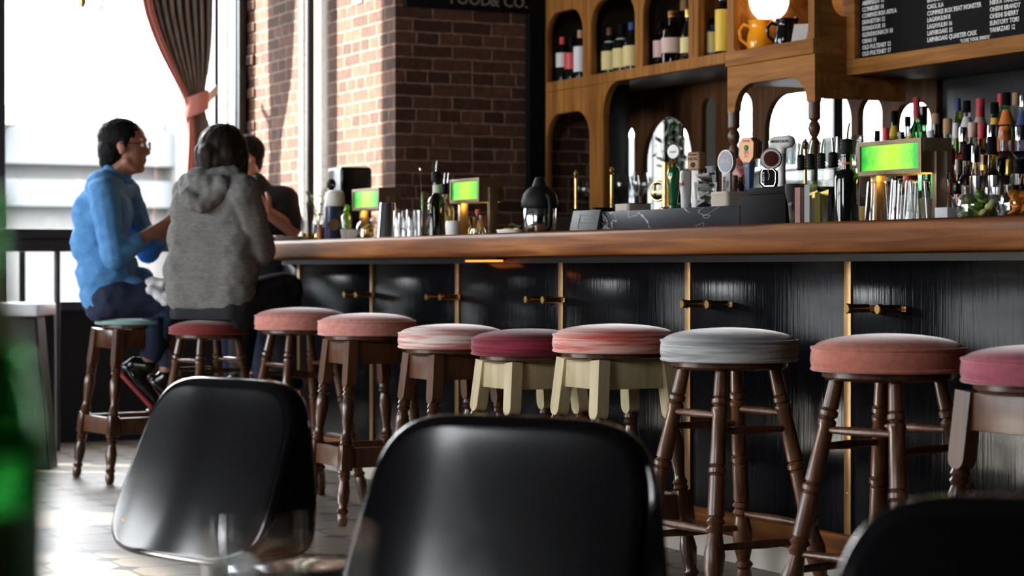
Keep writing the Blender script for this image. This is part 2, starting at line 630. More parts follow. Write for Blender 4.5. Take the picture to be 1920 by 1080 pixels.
def marble_material():
    m = mat('dark_marble', (.02, .022, .028), .45, Specular_IOR_Level=.05)
    N, L, b = nodes(m)
    v = coords(N, L, (2.2, 2.2, 5))
    n = N.new('ShaderNodeTexNoise'); n.inputs['Scale'].default_value = 1.7; n.inputs['Detail'].default_value = 5; n.inputs['Distortion'].default_value = .9
    L.new(v, n.inputs['Vector'])
    r = ramp(N, L, n.outputs[0], [(.0, (.020, .022, .028)), (.494, (.026, .028, .035)), (.5, (.50, .50, .52)), (.506, (.026, .028, .035)), (1, (.018, .02, .026))])
    L.new(r.outputs[0], b.inputs['Base Color'])
    return m


M['marble'] = marble_material()


def green_lamp_material():
    m = mat('lit_green_glass', (.02, .2, .02), .25)
    N, L, b = nodes(m)
    v = coords(N, L, (1, 1, 1))
    sp = N.new('ShaderNodeSeparateXYZ'); L.new(v, sp.inputs[0])
    ab = N.new('ShaderNodeMath'); ab.operation = 'ABSOLUTE'; L.new(sp.outputs['X'], ab.inputs[0])
    n = N.new('ShaderNodeTexNoise'); n.inputs['Scale'].default_value = 22; n.inputs['Detail'].default_value = 3
    L.new(v, n.inputs['Vector'])
    ad = N.new('ShaderNodeMath'); ad.operation = 'MULTIPLY_ADD'; ad.inputs[1].default_value = .12
    L.new(n.outputs[0], ad.inputs[0]); L.new(ab.outputs[0], ad.inputs[2])
    r = ramp(N, L, ad.outputs[0], [(.08, (.42, .78, .04)), (.13, (.22, .70, .03)), (.17, (.015, .38, .03)), (.21, (.003, .20, .025))])
    L.new(r.outputs[0], b.inputs['Emission Color'])
    b.inputs['Emission Strength'].default_value = .95
    return m


M['lamp_green'] = green_lamp_material()
M['lamp_glow'] = emit('lamp_tube_glow', (1.0, .72, .12), 4.0)
M['globe_glow'] = emit('lit_opal_globe', (1.0, .86, .62), 2.4)

# ================================================================== camera
cam = bpy.data.cameras.new('camera')
cam.sensor_width = 36
cam.lens = F / 1920 * 36
cam.shift_y = -35 / 1920
cam.clip_end = 200
cam.dof.use_dof = True
cam.dof.focus_distance = 5.9
cam.dof.aperture_fstop = 4.6
cam.dof.aperture_blades = 0
camo = bpy.data.objects.new('camera', cam)
COL.objects.link(camo)
camo.location = (0, 0, H)
camo.rotation_euler = (PI / 2, 0, RZV)
scene.camera = camo

# ================================================================== setting
XW, YF, YR, XR, ZC = -11.2, -3.6, 9.2, 3.0, 3.7
struct('floor', box((XW - .2, YF - .2, -.08), (XR + .2, YR + .2, 0)), M['floor'])
M['ceiling'] = mat('dark_ceiling', (.03, .028, .028), .9)
struct('ceiling', box((XW - .2, YF - .2, ZC), (XR + .2, YR + .2, ZC + .1)), M['ceiling'])
M['wall_dark'] = mat('dark_wall_paint', (.010, .010, .011), .8, Specular_IOR_Level=.1)
M['frame_dark'] = mat('blue_black_frame_paint', (.016, .018, .024), .4)
M['frame_pale'] = mat('pale_green_frame_paint', (.42, .50, .48), .5)


def wall_with_openings(name, axis, at, thick, lo, hi, opens, z0, z1, m):
    """wall across `axis` ('X': plane x = at, running in y); openings (a, b) from z0 to z1."""
    bm = None
    def seg(a, b, za, zb):
        if axis == 'X': return box((at - thick, a, za), (at, b, zb), bm=bm)
        return box((a, at - thick, za), (b, at, zb), bm=bm)
    c = lo
    for op in opens + [(hi, hi)]:
        a, b = op[:2]
        if a - c > 1e-4: bm = seg(c, a, 0, ZC)
        if b - a > 1e-4:
            bm = seg(a, b, 0, op[2] if len(op) > 2 else z0)
            bm = seg(a, b, op[3] if len(op) > 2 else z1, ZC)
        c = b
    return struct(name, bm, m)


W_OPEN = [(-3.6, -2.2, 1.4, 2.5), (.02, 1.05, .7, 1.32), (1.06, 2.13, 1.45, 3.68), (2.14, 3.845, .7, 3.45), (5.35, 6.58, .7, 3.45), (6.69, 9.0, .7, 3.45)]  # first and third openings unseen, added to pass sun onto floor and brick
wall_with_openings('wall_street', 'X', XW, .16, YF, YR, W_OPEN, .70, 3.45, M['wall_dark'])
F_OPEN = [(-10.9, -8.2, .7, 2.75), (-7.7, -5.9, .7, 2.75), (-3.6, -1.5, 1.8, 3.3)]  # third opening unseen, shaped to throw frontal fill light on the bar
wall_with_openings('wall_front', 'Y', YF, .16, XW, XR, F_OPEN, .7, 3.3, M['wall_dark'])
wall_with_openings('wall_rear', 'Y', YR + .1, .1, XW, XR, [(-3.1, -2.7)], 1.0, 3.2, M['wall_dark'])
struct('window_9', box((-3.1, YR + .02, 1.0), (-2.7, YR + .03, 3.2)), M['pane'])  # unseen window and its opening, added for highlight lines on the chairs
struct('wall_right', box((XR, YF, 0), (XR + .1, YR, ZC)), M['wall_dark'])

WN = [0]


def window_x(a, b, z0=.70, z1=3.45, posts=(), fw=.05):
    WN[0] += 1
    bm = None
    fx0, fx1 = XW - .10, XW + .02
    for y in (a, b - fw): bm = box((fx0, y, z0), (fx1, y + fw, z1), .004, bm)
    for z in (z0, z1 - .05): bm = box((fx0, a + fw, z), (fx1, b - fw, z + .05), .004, bm)
    for y0, y1 in posts: bm = box((fx0, y0, z0 + .05), (fx1, y1, z1 - .05), .004, bm)
    w = struct('window_%d' % WN[0], bm, M['frame_dark'])
    obj('window_pane', box((XW - .05, a + .01, z0 + .04), (XW - .044, b - .01, z1 - .04)), M['pane'], w)
    return w


window_x(-3.6, -2.2, 1.4, 2.5)
struct('trim_5', box((XW - .09, 2.66, .74), (XW - .02, 2.69, 1.02)), M['frame_dark'])
window_x(.02, 1.05, .7, 1.32)
window_x(1.06, 2.13, 1.45, 3.68, fw=.006)
window_x(2.14, 3.845, fw=.006, posts=((2.50, 2.578), (3.72, 3.745)))
window_x(5.35, 6.58, fw=.02)
window_x(6.69, 9.0, fw=.02, posts=((7.8, 7.88),))
for a, b, z0, z1 in F_OPEN:
    WN[0] += 1
    bm = None
    for x in (a, (a + b) / 2 - .03, b - .06): bm = box((x, YF - .1, z0), (x + .06, YF + .02, z1), .004, bm)
    for z in (z0, z0 + (z1 - z0) * .7, z1 - .06): bm = box((a, YF - .09, z), (b, YF + .01, z + .06), .004, bm)
    w = struct('window_%d' % WN[0], bm, M['frame_dark'])
    obj('window_pane', box((a + .03, YF - .05, z0 + .03), (b - .03, YF - .044, z1 - .03)), M['pane'], w)

# brick pier, with the toothed rear edge of its courses
bm = box((XW + .02, 3.905, 0), (-9.11, 5.10, ZC))
rnd = random.Random(3)
for k in range(62):
    z = .0598 * k
    d = rnd.choice((.0, .012, .02, .03))
    if d: bm = box((-9.25, 5.10, z + .004), (-9.112 + rnd.uniform(-.006, .002), 5.10 + d, z + .056), .004, bm)
    d = rnd.choice((.0, .006, .012, .02))
    if d: bm = box((XW + .03, 3.905 - d, z + .004), (XW + .16, 3.92, z + .056), .004, bm)
struct('wall_brick', bm, M['brick'])
struct('trim_1', box((XW + .0, 3.845, 0), (XW + .06, 3.885, ZC)), M['frame_dark'])
struct('shade_strip', box((-9.108, 4.58, 1.0), (-9.06, 4.665, ZC)), M['black_matte'])  # black strip standing in for the shadow between brick and cabinet

t = obj('standpipe', lathe([(.021, 0), (.021, ZC)], 20, None, Matrix.Translation((XY(581, 3.80)[0], 3.80, 0))), M['frame_dark'])
tag(t, 'slim black standpipe running up the sunlit brick wall', 'pipe')

# ================================================================== outside
M['street'] = mat('pale_pavement', (.13, .13, .13), .9)
M['facade'] = mat('pale_facade', (.135, .135, .133), .9)
M['facade_band'] = mat('grey_facade_band', (.103, .112, .118), .8)
M['facade_yellow'] = mat('pale_yellow_awning', (.15, .14, .09), .8)
o = struct('floor_street', box((-60, -40, -.2), (XW - .2, 50, -.12)), M['street'])
XF = -24.0
b_ = thing('street_building', 'low pale building across the street, washed out beyond the window', 'building', (XF, 12, -.12))
obj('facade', box((-4, -40, 0), (0, 40, 2.75)), M['facade'], b_)
obj('grey_band', box((-.02, -40, 1.75), (.25, 40, 2.05)), M['facade_band'], b_)
obj('grey_band', box((-.02, -40, 2.22), (.3, 40, 2.62)), M['facade_band'], b_)
for y in (-8.2, -6.9, -4.6, -1.5, 2.0): obj('column', box((0, y, 0), (.4, y + .3, 2.75)), M['facade'], b_)
obj('awning', prism([(0, 2.62), (.8, 2.62), (0, 2.95)], -7.4, -6.5), M['facade_yellow'], b_)

# ================================================================== light
wd = bpy.data.worlds.new('sky')
scene.world = wd
wd.use_nodes = True
bg = wd.node_tree.nodes['Background']
bg.inputs[0].default_value = (.95, .97, 1.0, 1)
bg.inputs[1].default_value = SKY
sun = bpy.data.lights.new('sun', 'SUN')
sun.energy = SUN
sun.angle = math.radians(.6)
sun.color = (1.0, .93, .82)
so = bpy.data.objects.new('sun', sun)
COL.objects.link(so)
so.rotation_euler = Vector(SUNDIR).to_track_quat('-Z', 'Y').to_euler()


def portal(name, loc, rot, sx, sy):
    l = bpy.data.lights.new(name, 'AREA')
    l.shape = 'RECTANGLE'
    l.size, l.size_y = sx, sy
    l.cycles.is_portal = True
    o = bpy.data.objects.new(name, l)
    COL.objects.link(o)
    o.location = loc
    o.rotation_euler = rot


for a, b, za, zb in W_OPEN: portal('window_light_portal', (XW - .17, (a + b) / 2, (za + zb) / 2), (PI / 2, 0, -PI / 2), b - a, zb - za)
for a, b, za, zb in F_OPEN: portal('window_light_portal', ((a + b) / 2, YF - .17, (za + zb) / 2), (PI / 2, 0, 0), b - a, zb - za)


def point(name, loc, col, power, r=.03):
    l = bpy.data.lights.new(name, 'POINT')
    l.color, l.energy, l.shadow_soft_size = col, power, r
    o = bpy.data.objects.new(name, l)
    COL.objects.link(o)
    o.location = loc
    return o
# ================================================================== bar
YB, YP = 3.20, 3.45
STRIPS = [-9.165, -8.30, -7.445, -6.585, -5.73, -4.875, -4.02, -3.165]
bt = obj('countertop_slab', prism(rrect(-9.45, YB, -2.9, 3.86, .05, 6, (1, 0, 0, 0)), 0, .082, 0), None)
me = bt.data
me.transform(Matrix(((1, 0, 0, 0), (0, 0, 1, 0), (0, 1, 0, 0), (0, 0, 0, 1))) if False else Matrix(((1, 0, 0, 0), (0, 0, 1, 0), (0, -1, 0, .082), (0, 0, 0, 1))))
bm = bmesh.new(); bm.from_mesh(me)
bmesh.ops.recalc_face_normals(bm, faces=bm.faces)
es = [e for e in bm.edges if len(e.link_faces) == 2 and e.calc_face_angle(0) > 1.2 and abs(e.verts[0].co.z - e.verts[1].co.z) < 1e-6 and min(e.verts[0].co.y, e.verts[1].co.y) < 3.5]
bmesh.ops.bevel(bm, geom=es, offset=.017, segments=4, affect='EDGES', profile=.5)
bm.to_mesh(me); bm.free()
me.polygons.foreach_set('use_smooth', [True] * len(me.polygons)); me.set_sharp_from_angle(angle=.7)
bt.location = (0, 0, .963)
me.materials.append(M['bar_oak'])
tag(bt, 'long thick oak bar top with rounded nose above the black bar front', 'counter top')

bar = thing('bar_counter', 'black stained bar front with brass strips and coat pegs behind the stools', 'bar', (-6.2, YP, 0))
BX = -6.2
obj('body', box((-9.38 - BX, .022, .16), (-2.95 - BX, .39, .96)), M['black_paint'], bar)
obj('frieze', box((-9.40 - BX, .004, .942), (-2.95 - BX, .05, .9625)), M['black_paint'], bar)
M['toe'] = mat('pale_stone_plinth', (.74, .68, .58), .6)
obj('toe_kick', box((-9.36 - BX, .14, 0), (-2.95 - BX, .38, .16)), M['toe'], bar, label='pale recessed plinth')
obj('foot_rail', box((-9.40 - BX, -.02, .118), (-2.95 - BX, .10, .186), .006), M['bar_oak'], bar, label='reddish wood foot ledge')
prev = -9.38
for k, x in enumerate(STRIPS + [-2.95]):
    obj('panel', box((prev - BX, 0, .186), (x - .016 - BX, .022, .942), .001), M['black_panel'], bar)
    if x != -2.95:
        s = obj('brass_strip', cached(('strip',), lambda: box((-.016, -.003, .186), (.016, .022, .942), .001)), M['aged_brass'], bar, (x - BX, 0, 0))
        for z in (.30, .80):
            obj('screw', cached(('screw',), lambda: lathe([(.0035, 0), (.0035, .002), (0, .0028)], 12, None, Matrix.Rotation(PI / 2, 4, 'X'))), M['brass'], s, (0, -.003, z))
    prev = x + .016
peg = cached(('peg',), lambda: lathe([(.0115, 0), (.0115, .055), (.0135, .056), (.0135, .070), (.012, .072), (0, .072)], 24, None, Matrix.Rotation(PI / 2, 4, 'X')))
for k, x in enumerate(STRIPS[1:-1]):
    off = {4: (.09, .235), 5: (.10, .24)}.get(k + 1, (-.125, .006))
    if x > -4.5: off = (.10, .24)
    bp = obj('peg_rail', box((off[0] - .03, -.006, .806), (off[1] + .03, 0, .822), .002), M['aged_brass'], bar, (x - BX, 0, 0), label='brass double coat peg')
    for o_ in off:
        obj('peg', peg, M['brass'], bp, (o_, -.005, .814))
un = thing('undercounter_light', 'thin orange glowing light strip tucked under the bar edge', 'light', (XY(905, 3.40)[0], 3.40, .948))
obj('housing', box((-.14, -.012, .006), (.14, .03, .0145), .002), M['black_paint'], un)
M['strip_glow'] = emit('orange_strip_glow', (1, .22, .03), 2.2)
obj('diffuser', box((-.13, -.010, .0), (.13, .02, .006), .001), M['strip_glow'], un)

# ================================================================== stools
T_PROF = [(0, .0165), (.10, .0185), (.105, .015), (.113, .0215), (.128, .0215), (.136, .0145), (.146, .0215), (.161, .0215), (.168, .0185),
          (.36, .0215), (.366, .0165), (.376, .0235), (.392, .0235), (.40, .017), (.406, .021), (.555, .022), (.562, .0175), (.577, .025), (.592, .0175),
          (.607, .025), (.622, .0185), (.65, .0215), (.70, .0275), (.755, .026), (.80, .019), (.812, .017), (.83, .0255), (.845, .018), (.87, .0225), (.93, .021), (1, .0155)]


def leg_points(s0, s1, ztop, rot):
    for k in range(4):
        a = rot + PI / 4 + k * PI / 2 + PI
        yield (Vector((s0 * 1.414 * math.cos(a), s0 * 1.414 * math.sin(a), ztop)), Vector((s1 * 1.414 * math.cos(a), s1 * 1.414 * math.sin(a), 0)))


def seat_parts(root, R, z0, z1, vel, dome=.026):
    zb = z1 - dome
    n = 10
    dome = dome * 1.3
    zb = z1 - dome
    prof = [(0, z0), (R - .012, z0)]
    prof += [(R - .004, z0 + .004), (R + .001, z0 + .018), (R + .002, (z0 + zb) / 2), (R, zb - .008), (R - .004, zb)]
    for k in range(1, n + 1):
        u = k / n
        prof.append(((R - .006) * math.cos(u * PI / 2), zb + dome * math.sin(u * PI / 2)))
    prof[-1] = (0, z1)
    obj('seat_cushion', lathe(prof, 56), vel, root)
    for z in (z0 + .006, zb):
        obj('piping', baked(tor(R - .002, .0042, z), (), 'piping'), vel, root)
    obj('seat_board', lathe([(0, z0 - .02), (R - .035, z0 - .02), (R - .025, z0 - .012), (R - .025, z0 - .001), (0, z0 - .001)], 40), M['walnut'], root)


def tor(R, r, z, seg=56, s2=8):
    bm = bmesh.new()
    rings = []
    for i in range(seg):
        a = 2 * PI * i / seg
        rings.append([bm.verts.new(((R + r * math.cos(2 * PI * j / s2)) * math.cos(a), (R + r * math.cos(2 * PI * j / s2)) * math.sin(a), z + r * math.sin(2 * PI * j / s2))) for j in range(s2)])
    for i in range(seg):
        for j in range(s2):
            bm.faces.new((rings[i][j], rings[(i + 1) % seg][j], rings[(i + 1) % seg][(j + 1) % s2], rings[i][(j + 1) % s2]))
    return fin(bm, 'ring')


def turned_stool(px, label, vel, top, rot=0.0, s0=.085, s1=.19, Y=3.0, wood='red_oak', R=.180, loc=None, thick=.088, group='bar stools'):
    x, y = loc or XY(px, Y)
    r = thing('bar_stool', label, 'stool', (x, y, 0), 0, group)
    z0 = top - thick
    seat_parts(r, R, z0, top, vel)
    zt = z0 - .019
    L4 = list(leg_points(s0, s1, zt, rot))
    for a, b in L4:
        Mx, Ln = to_dir(b, a)
        obj('leg', lathe([(q, Ln * (1 - t)) for t, q in reversed(T_PROF)], 20, None, Mx), M[wood], r)
    def on(k, z):
        a, b = L4[k % 4]
        return a + (b - a) * ((zt - z) / zt)
    for k in range(4):
        for z in ((.545, .505)[k % 2], (.255, .215)[k % 2]):
            p, q = on(k, z), on(k + 1, z)
            m = (p + q) / 2
            obj('stretcher', tube([p, p + (q - p) * .25, m, p + (q - p) * .75, q], [.008, .0095, .0115, .0095, .008], 12), M[wood], r)
    return r


def square_stool(px, label, vel, top, rot=0.0, s0=.105, s1=.165, Y=3.0, up='brown_wood', R=.180, loc=None, thick=.082, dome=.024, group='bar stools'):
    x, y = loc or XY(px, Y)
    r = thing('bar_stool', label, 'stool', (x, y, 0), 0, group)
    z0 = top - thick
    seat_parts(r, R, z0, top, vel, dome)
    zt = z0 - .019
    L4 = list(leg_points(s0, s1, zt, rot))
    for k, (a, b) in enumerate(L4):
        Mx, Ln = to_dir(b, a)
        f = Ln / .66
        low = [(.013, 0), (.0185, .012), (.0205, .03), (.0165, .045), (.0225, .055), (.0165, .066), (.0215, .09), (.025, .125), (.0195, .155), (.0185, .165), (.0225, .175), (.0185, .183), (.0225, .190), (.017, .20)]
        mid = [(.017, .285), (.0225, .295), (.0185, .303), (.0225, .311), (.0165, .322), (.0155, .34), (.020, .375), (.0245, .415), (.0225, .44), (.0165, .458), (.0225, .468), (.0185, .476), (.0225, .484), (.0165, .50)]
        bm = lathe([(q, z * f) for q, z in low], 18, None, Mx)
        bm = lathe([(q, z * f) for q, z in mid], 18, bm, Mx)
        bm = box((-.0225, -.0225, .198 * f), (.0225, .0225, .288 * f), .003, bm, Mx @ Matrix.Rotation(rot, 4, 'Z'))
        lg = obj('leg', bm, M['walnut'], r)
        w, zb = .0255, .492 * f
        poly = [(-w, Ln)] + [(-w * math.cos(PI * i / 10), zb + w - w * .95 * math.sin(PI * i / 10)) for i in range(11)] + [(w, Ln)]
        obj('leg_block', prism(poly, -.018, .018, 0, None, Mx @ Matrix.Rotation(rot + (0 if k % 2 == 0 else 0), 4, 'Z')), M[up], lg, smooth=30, label='square upper block of the leg')
    def on(k, z):
        a, b = L4[k % 4]
        return a + (b - a) * ((zt - z) / zt)
    for k in range(4):
        for (z, hh, th, mm, nm) in ((zt - .042, .040, .009, up, 'apron'), (.243, .036, .010, 'brown_wood', 'stretcher')):
            p, q = on(k, z), on(k + 1, z)
            d = q - p
            d.z = 0
            Lq = d.length - .034
            c = (p + q) / 2
            Mr = Matrix.Translation(c) @ Matrix.Rotation(math.atan2(d.y, d.x), 4, 'Z')
            obj(nm, box((-Lq / 2, -th, -hh), (Lq / 2, th, hh), .002, None, Mr), M[mm], r)
    return r


turned_stool(563, 'farthest empty bar stool, dusty pink velvet seat, beside the seated woman', M['v_pink'], .770, .1, wood='walnut')
square_stool(688, 'pale rose velvet bar stool on brown square-topped legs, second from the woman', M['v_rose'], .760)
square_stool(847, 'bar stool with white-streaked pink crushed velvet seat on brown legs', M['v_stripe'], .737)
square_stool(992, 'bar stool with dark crimson velvet seat on pale-topped legs', M['v_crimson'], .735, up='pale_wood')
square_stool(1153, 'bar stool with coral red streaked velvet seat on pale-topped legs', M['v_coral'], .763, up='pale_wood')
turned_stool(1367, 'bar stool with silver grey velvet seat on round turned legs', M['v_grey'], .767, .06)
turned_stool(1666, 'bar stool with plain salmon velvet seat on round turned legs', M['v_salmon'], .770, .28)
square_stool(1965, 'bar stool with mauve velvet seat cut off at the right', M['v_mauve'], .762, s0=.115)

# ================================================================== foreground chairs
def sp(v, p): return math.copysign(abs(v) ** p, v)


def chair_shell():
    """thick wedge-shaped back: rounded outline, thin at the top, deep at the bottom."""
    bm = bmesh.new()
    NR, NT = 12, 88
    LS, LH = .238, .170
    def place(s, t, front):
        s *= 1 - .07 * (t / LH)
        u = (t + LH) / (2 * LH)
        T = .045 + .135 * (1 - u) ** 1.1
        bulge = .012 * (1 - (s / LS) ** 2)
        return Vector((s, .0 - .018 * (s / LS) ** 2 if front else -T - bulge, t))
    sides = []
    for front in (False, True):
        c = bm.verts.new(place(0, 0, front))
        grid = []
        for i in range(1, NR + 1):
            r = i / NR
            grid.append([bm.verts.new(place(LS * r * sp(math.cos(2 * PI * k / NT), 2 / 5.0), LH * r * sp(math.sin(2 * PI * k / NT), 2 / 3.8), front)) for k in range(NT)])
        for k in range(NT):
            bm.faces.new((c, grid[0][k], grid[0][(k + 1) % NT]))
        for i in range(NR - 1):
            for k in range(NT):
                bm.faces.new((grid[i][k], grid[i + 1][k], grid[i + 1][(k + 1) % NT], grid[i][(k + 1) % NT]))
        sides.append(grid[-1])
    for k in range(NT):
        bm.faces.new((sides[0][k], sides[0][(k + 1) % NT], sides[1][(k + 1) % NT], sides[1][k]))
    bmesh.ops.recalc_face_normals(bm, faces=bm.faces)
    bm.edges.ensure_lookup_table()
    rim = set()
    for ring in sides:
        for k in range(NT):
            e = bm.edges.get((ring[k], ring[(k + 1) % NT]))
            if e: rim.add(e)
    bmesh.ops.bevel(bm, geom=list(rim), offset=.016, segments=4, affect='EDGES', profile=.5)
    me = fin(bm, 'backrest', None)
    me = baked(me, [('SUBSURF', dict(levels=1, render_levels=1))], 'backrest')
    me.polygons.foreach_set('use_smooth', [True] * len(me.polygons))
    return me


def shell_chair(label, px, D, alpha, ztop):
    x, y = XD(px, D)
    r = thing('shell_chair', label, 'chair', (x, y, 0), RZV + alpha, 'black shell chairs')
    zc = ztop - .165
    obj('backrest', cached(('shell',), chair_shell), M['black_lacquer'], r, (0, 0, zc))
    obj('screw', cached(('cscrew',), lambda: lathe([(.0055, 0), (.0055, .002), (0, .003)], 12, None, Matrix.Rotation(PI / 2, 4, 'X'))), M['brass'], r, (-.185, -.156, zc - .112), (.36, 0, 0), label='small brass screw')
    obj('back_support', box((-.026, -.10, .30), (.026, -.06, zc - .12), .008), M['black_paint'], r)
    obj('seat', blob([('e', (0, .15, .315), (.20, .19, .030)), ('e', (0, .10, .315), (.19, .17, .030))], .012, 3, 'seat'), M['black_lacquer'], r)
    obj('column', lathe([(.05, .02), (.03, .05), (.024, .08), (.024, .27), (.05, .30)], 20, None, Matrix.Translation((0, .10, 0))), M['black_paint'], r)
    for k in range(4):
        a = PI / 4 + k * PI / 2
        obj('foot', tube([(.02 * math.cos(a), .10 + .02 * math.sin(a), .05), (.14 * math.cos(a), .10 + .14 * math.sin(a), .035), (.25 * math.cos(a), .10 + .25 * math.sin(a), .0125)], [.018, .016, .012], 10), M['black_paint'], r)
    return r


shell_chair('glossy black rounded chair with a brass screw, nearer the window', 462, 4.15, -.78, .705)
shell_chair('large glossy black rounded chair in the foreground before the crimson stool', 990, 3.12, -.52, .703)
shell_chair('blurred black rounded chair nearest the salmon stool, cut off by the frame', 2010, 2.15, -.45, .688)

# ================================================================== foreground table things
tx, ty = XD(300, .92)
tab = thing('cafe_table', 'round dark cafe table carrying the green bottle and the tumbler', 'table', (tx, ty, 0))
obj('table_top', lathe([(0, .69), (.36, .69), (.375, .697), (.375, .713), (.37, .72), (0, .72)], 64), M['brown_wood'], tab)
obj('column', lathe([(.20, 0), (.19, .015), (.05, .03), (.03, .06), (.03, .66), (.08, .689)], 32), M['black_paint'], tab)
bx, by = XD(-48, .93)
bo = thing('beer_bottle', 'blurred green glass beer bottle standing closest to the camera', 'bottle', (bx, by, .7205))
prof = [(.024, 0), (.0305, .004), (.031, .02), (.031, .128), (.0285, .145), (.020, .168), (.0145, .19), (.0135, .222), (.0150, .2225), (.0150, .233), (.0125, .235)]
obj('glass', shell(prof, .0028, 40), M['g_green'], bo)
M['g_paper'] = mat('green_paper_label', (.05, .22, .06), .5)
obj('label', lathe([(.0313, .035), (.0314, .036), (.0314, .095), (.0313, .096)], 40), M['g_paper'], bo, label='green paper label')
obj('neck_label', lathe([(.0212, .166), (.0160, .186), (.0150, .198)], 40), mat('pale_green_neck_paper', (.30, .42, .12), .5), bo)
gx, gy = XD(535, .95)
gl = thing('tumbler', 'blurred clear drinking glass with ice at the bottom edge', 'glass', (gx, gy, .7205))
obj('glass', shell([(.030, 0), (.032, .004), (.0365, .082)], .0022, 40), M['clear'], gl)
bm = None
for k in range(5):
    a = k * 1.3
    bm = box((-.011, -.011, -.011), (.011, .011, .011), .003, bm, Matrix.Translation((.014 * math.cos(a), .014 * math.sin(a), .018 + .010 * k)) @ Euler((k, k * 2., k * .7)).to_matrix().to_4x4())
obj('ice', bm, M['glass'], gl)
sx_, sy_ = XD(20, 9.9)
st = thing('side_table', 'small pale-topped pedestal table under the street window', 'table', (sx_, sy_, 0), RZV)
obj('table_top', box((-.20, -.20, .705), (.168, .20, .765), .012), M['white'], st)
obj('column', prism([(-.10, 0), (.20, 0), (.14, .70), (-.06, .70)], -.09, .09, .01), M['black_paint'], st)

# window ledge
lg = thing('window_counter', 'dark bar-height ledge running along under the street window', 'counter', (-10.65, 2.6, 0))
obj('counter_top', box((-.28, -2.5, 1.075), (.0, 1.22, 1.125), .006), M['black_paint'], lg)
obj('apron', box((-.26, -2.5, 1.01), (-.02, 1.22, 1.075), .003), M['black_paint'], lg)
for y in (-2.3, -1.2, .13):
    obj('leg', rod((-.06, y, 0), (-.06, y, 1.01), .016), M['black_paint'], lg)
# ================================================================== back bar
def W(root): return (-root.location[0], -root.location[1], -root.location[2])


pl = struct('trim_3', box((XW - .04, 6.83, .7), (XW + .05, 6.93, 3.45)), M['frame_pale'])

bc = thing('back_counter', 'dark back counter behind the bar holding bottles and glasses', 'counter', (-6.4, 4.87, 0))
o = W(bc)
obj('body', box((-9.05, 4.62, 0), (-3.6, 5.16, 1.06)), M['black_paint'], bc, o)
obj('counter_top', box((-9.06, 4.58, 1.06), (-3.6, 5.18, 1.098), .004), M['oak_dark'], bc, o)
obj('bottle_rail', box((-6.75, 4.20, 0), (-3.6, 4.575, .975), .004), M['black_paint'], bc, o)
obj('step', box((-6.78, 4.90, 1.099), (-3.6, 5.10, 1.215), .003), M['oak_dark'], bc, o)

# ---- shelving cabinet (left unit)
cb = thing('shelf_cabinet', 'oak back bar cabinet with four arched bottle niches above open arches', 'cabinet', (-8.2, 4.68, 1.099))
o = W(cb)
top = lambda x0, x1, z0, z1, r: rrect(x0, z0, x1, z1, r, 10, (0, 0, 1, 1))
NICHE = [(-9.053, -8.688), (-8.61, -8.20), (-8.13, -7.745), (-7.665, -7.30)]
me = plate(rrect(-9.105, 1.765, -7.245, 2.50), [top(a, b, 1.811, 2.135 + .008 * k, .115) for k, (a, b) in enumerate(NICHE)], .032, .003)
obj('front_frame', me, M['oak_up'], cb, (o[0], o[1] + 4.68, o[2]))
for a, b in NICHE[1:]:
    xm = a - (.04 if a > -8.5 else .041)
    obj('bead', box((xm - .004, 4.6615, 1.812), (xm + .004, 4.666, 2.49), .0015), M['oak_up'], cb, o)
me = plate(rrect(-9.105, 1.10, -8.49, 1.764), [top(-9.052, -8.622, 1.125, 1.655, .13)], .032, .003)
obj('arch_frame', me, M['oak_up'], cb, (o[0], o[1] + 4.68, o[2]))
obj('post', box((-8.535, 4.697, 1.10), (-8.49, 4.80, 1.764), .003), M['black_paint'], cb, o, label='shaded side of the post')  # shade of the post side put in as black colour
arc = [(-8.49, 1.764), (-8.35, 1.764)] + [(-8.35 - .14 * math.sin(a), 1.624 + .14 * math.cos(a)) for a in [PI / 2 * k / 10 for k in range(11)]]
obj('bracket', prism(arc, 4.664, 4.696, 0), M['oak_up'], cb, o)
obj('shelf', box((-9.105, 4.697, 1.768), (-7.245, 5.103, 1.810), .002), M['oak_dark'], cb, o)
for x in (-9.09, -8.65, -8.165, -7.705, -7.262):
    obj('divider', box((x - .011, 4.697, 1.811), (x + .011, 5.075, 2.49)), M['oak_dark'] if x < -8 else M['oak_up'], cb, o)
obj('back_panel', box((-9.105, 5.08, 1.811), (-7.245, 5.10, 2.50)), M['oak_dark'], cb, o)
obj('top_board', box((-9.105, 4.66, 2.50), (-7.245, 5.10, 2.53)), M['oak'], cb, o)
top = lambda x0, x1, z0, z1, r: rrect(x0, z0, x1, z1, r, 10, (0, 0, 1, 1))
RH = [(-9.085, -8.985, 1.61, .05), (-8.90, -8.45, 1.635, .21), (-8.365, -8.245, 1.70, .05), (-8.10, -7.94, 1.70, .07), (-7.834, -7.195, 1.672, .15), (-7.145, -6.985, 1.612, .07), (-6.90, -6.67, 1.572, .08)]
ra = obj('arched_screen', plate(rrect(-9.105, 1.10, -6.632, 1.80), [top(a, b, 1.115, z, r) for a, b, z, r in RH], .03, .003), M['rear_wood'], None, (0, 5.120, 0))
tag(ra, 'shade-coloured oak screen of rounded arches against the bright rear windows', 'screen')

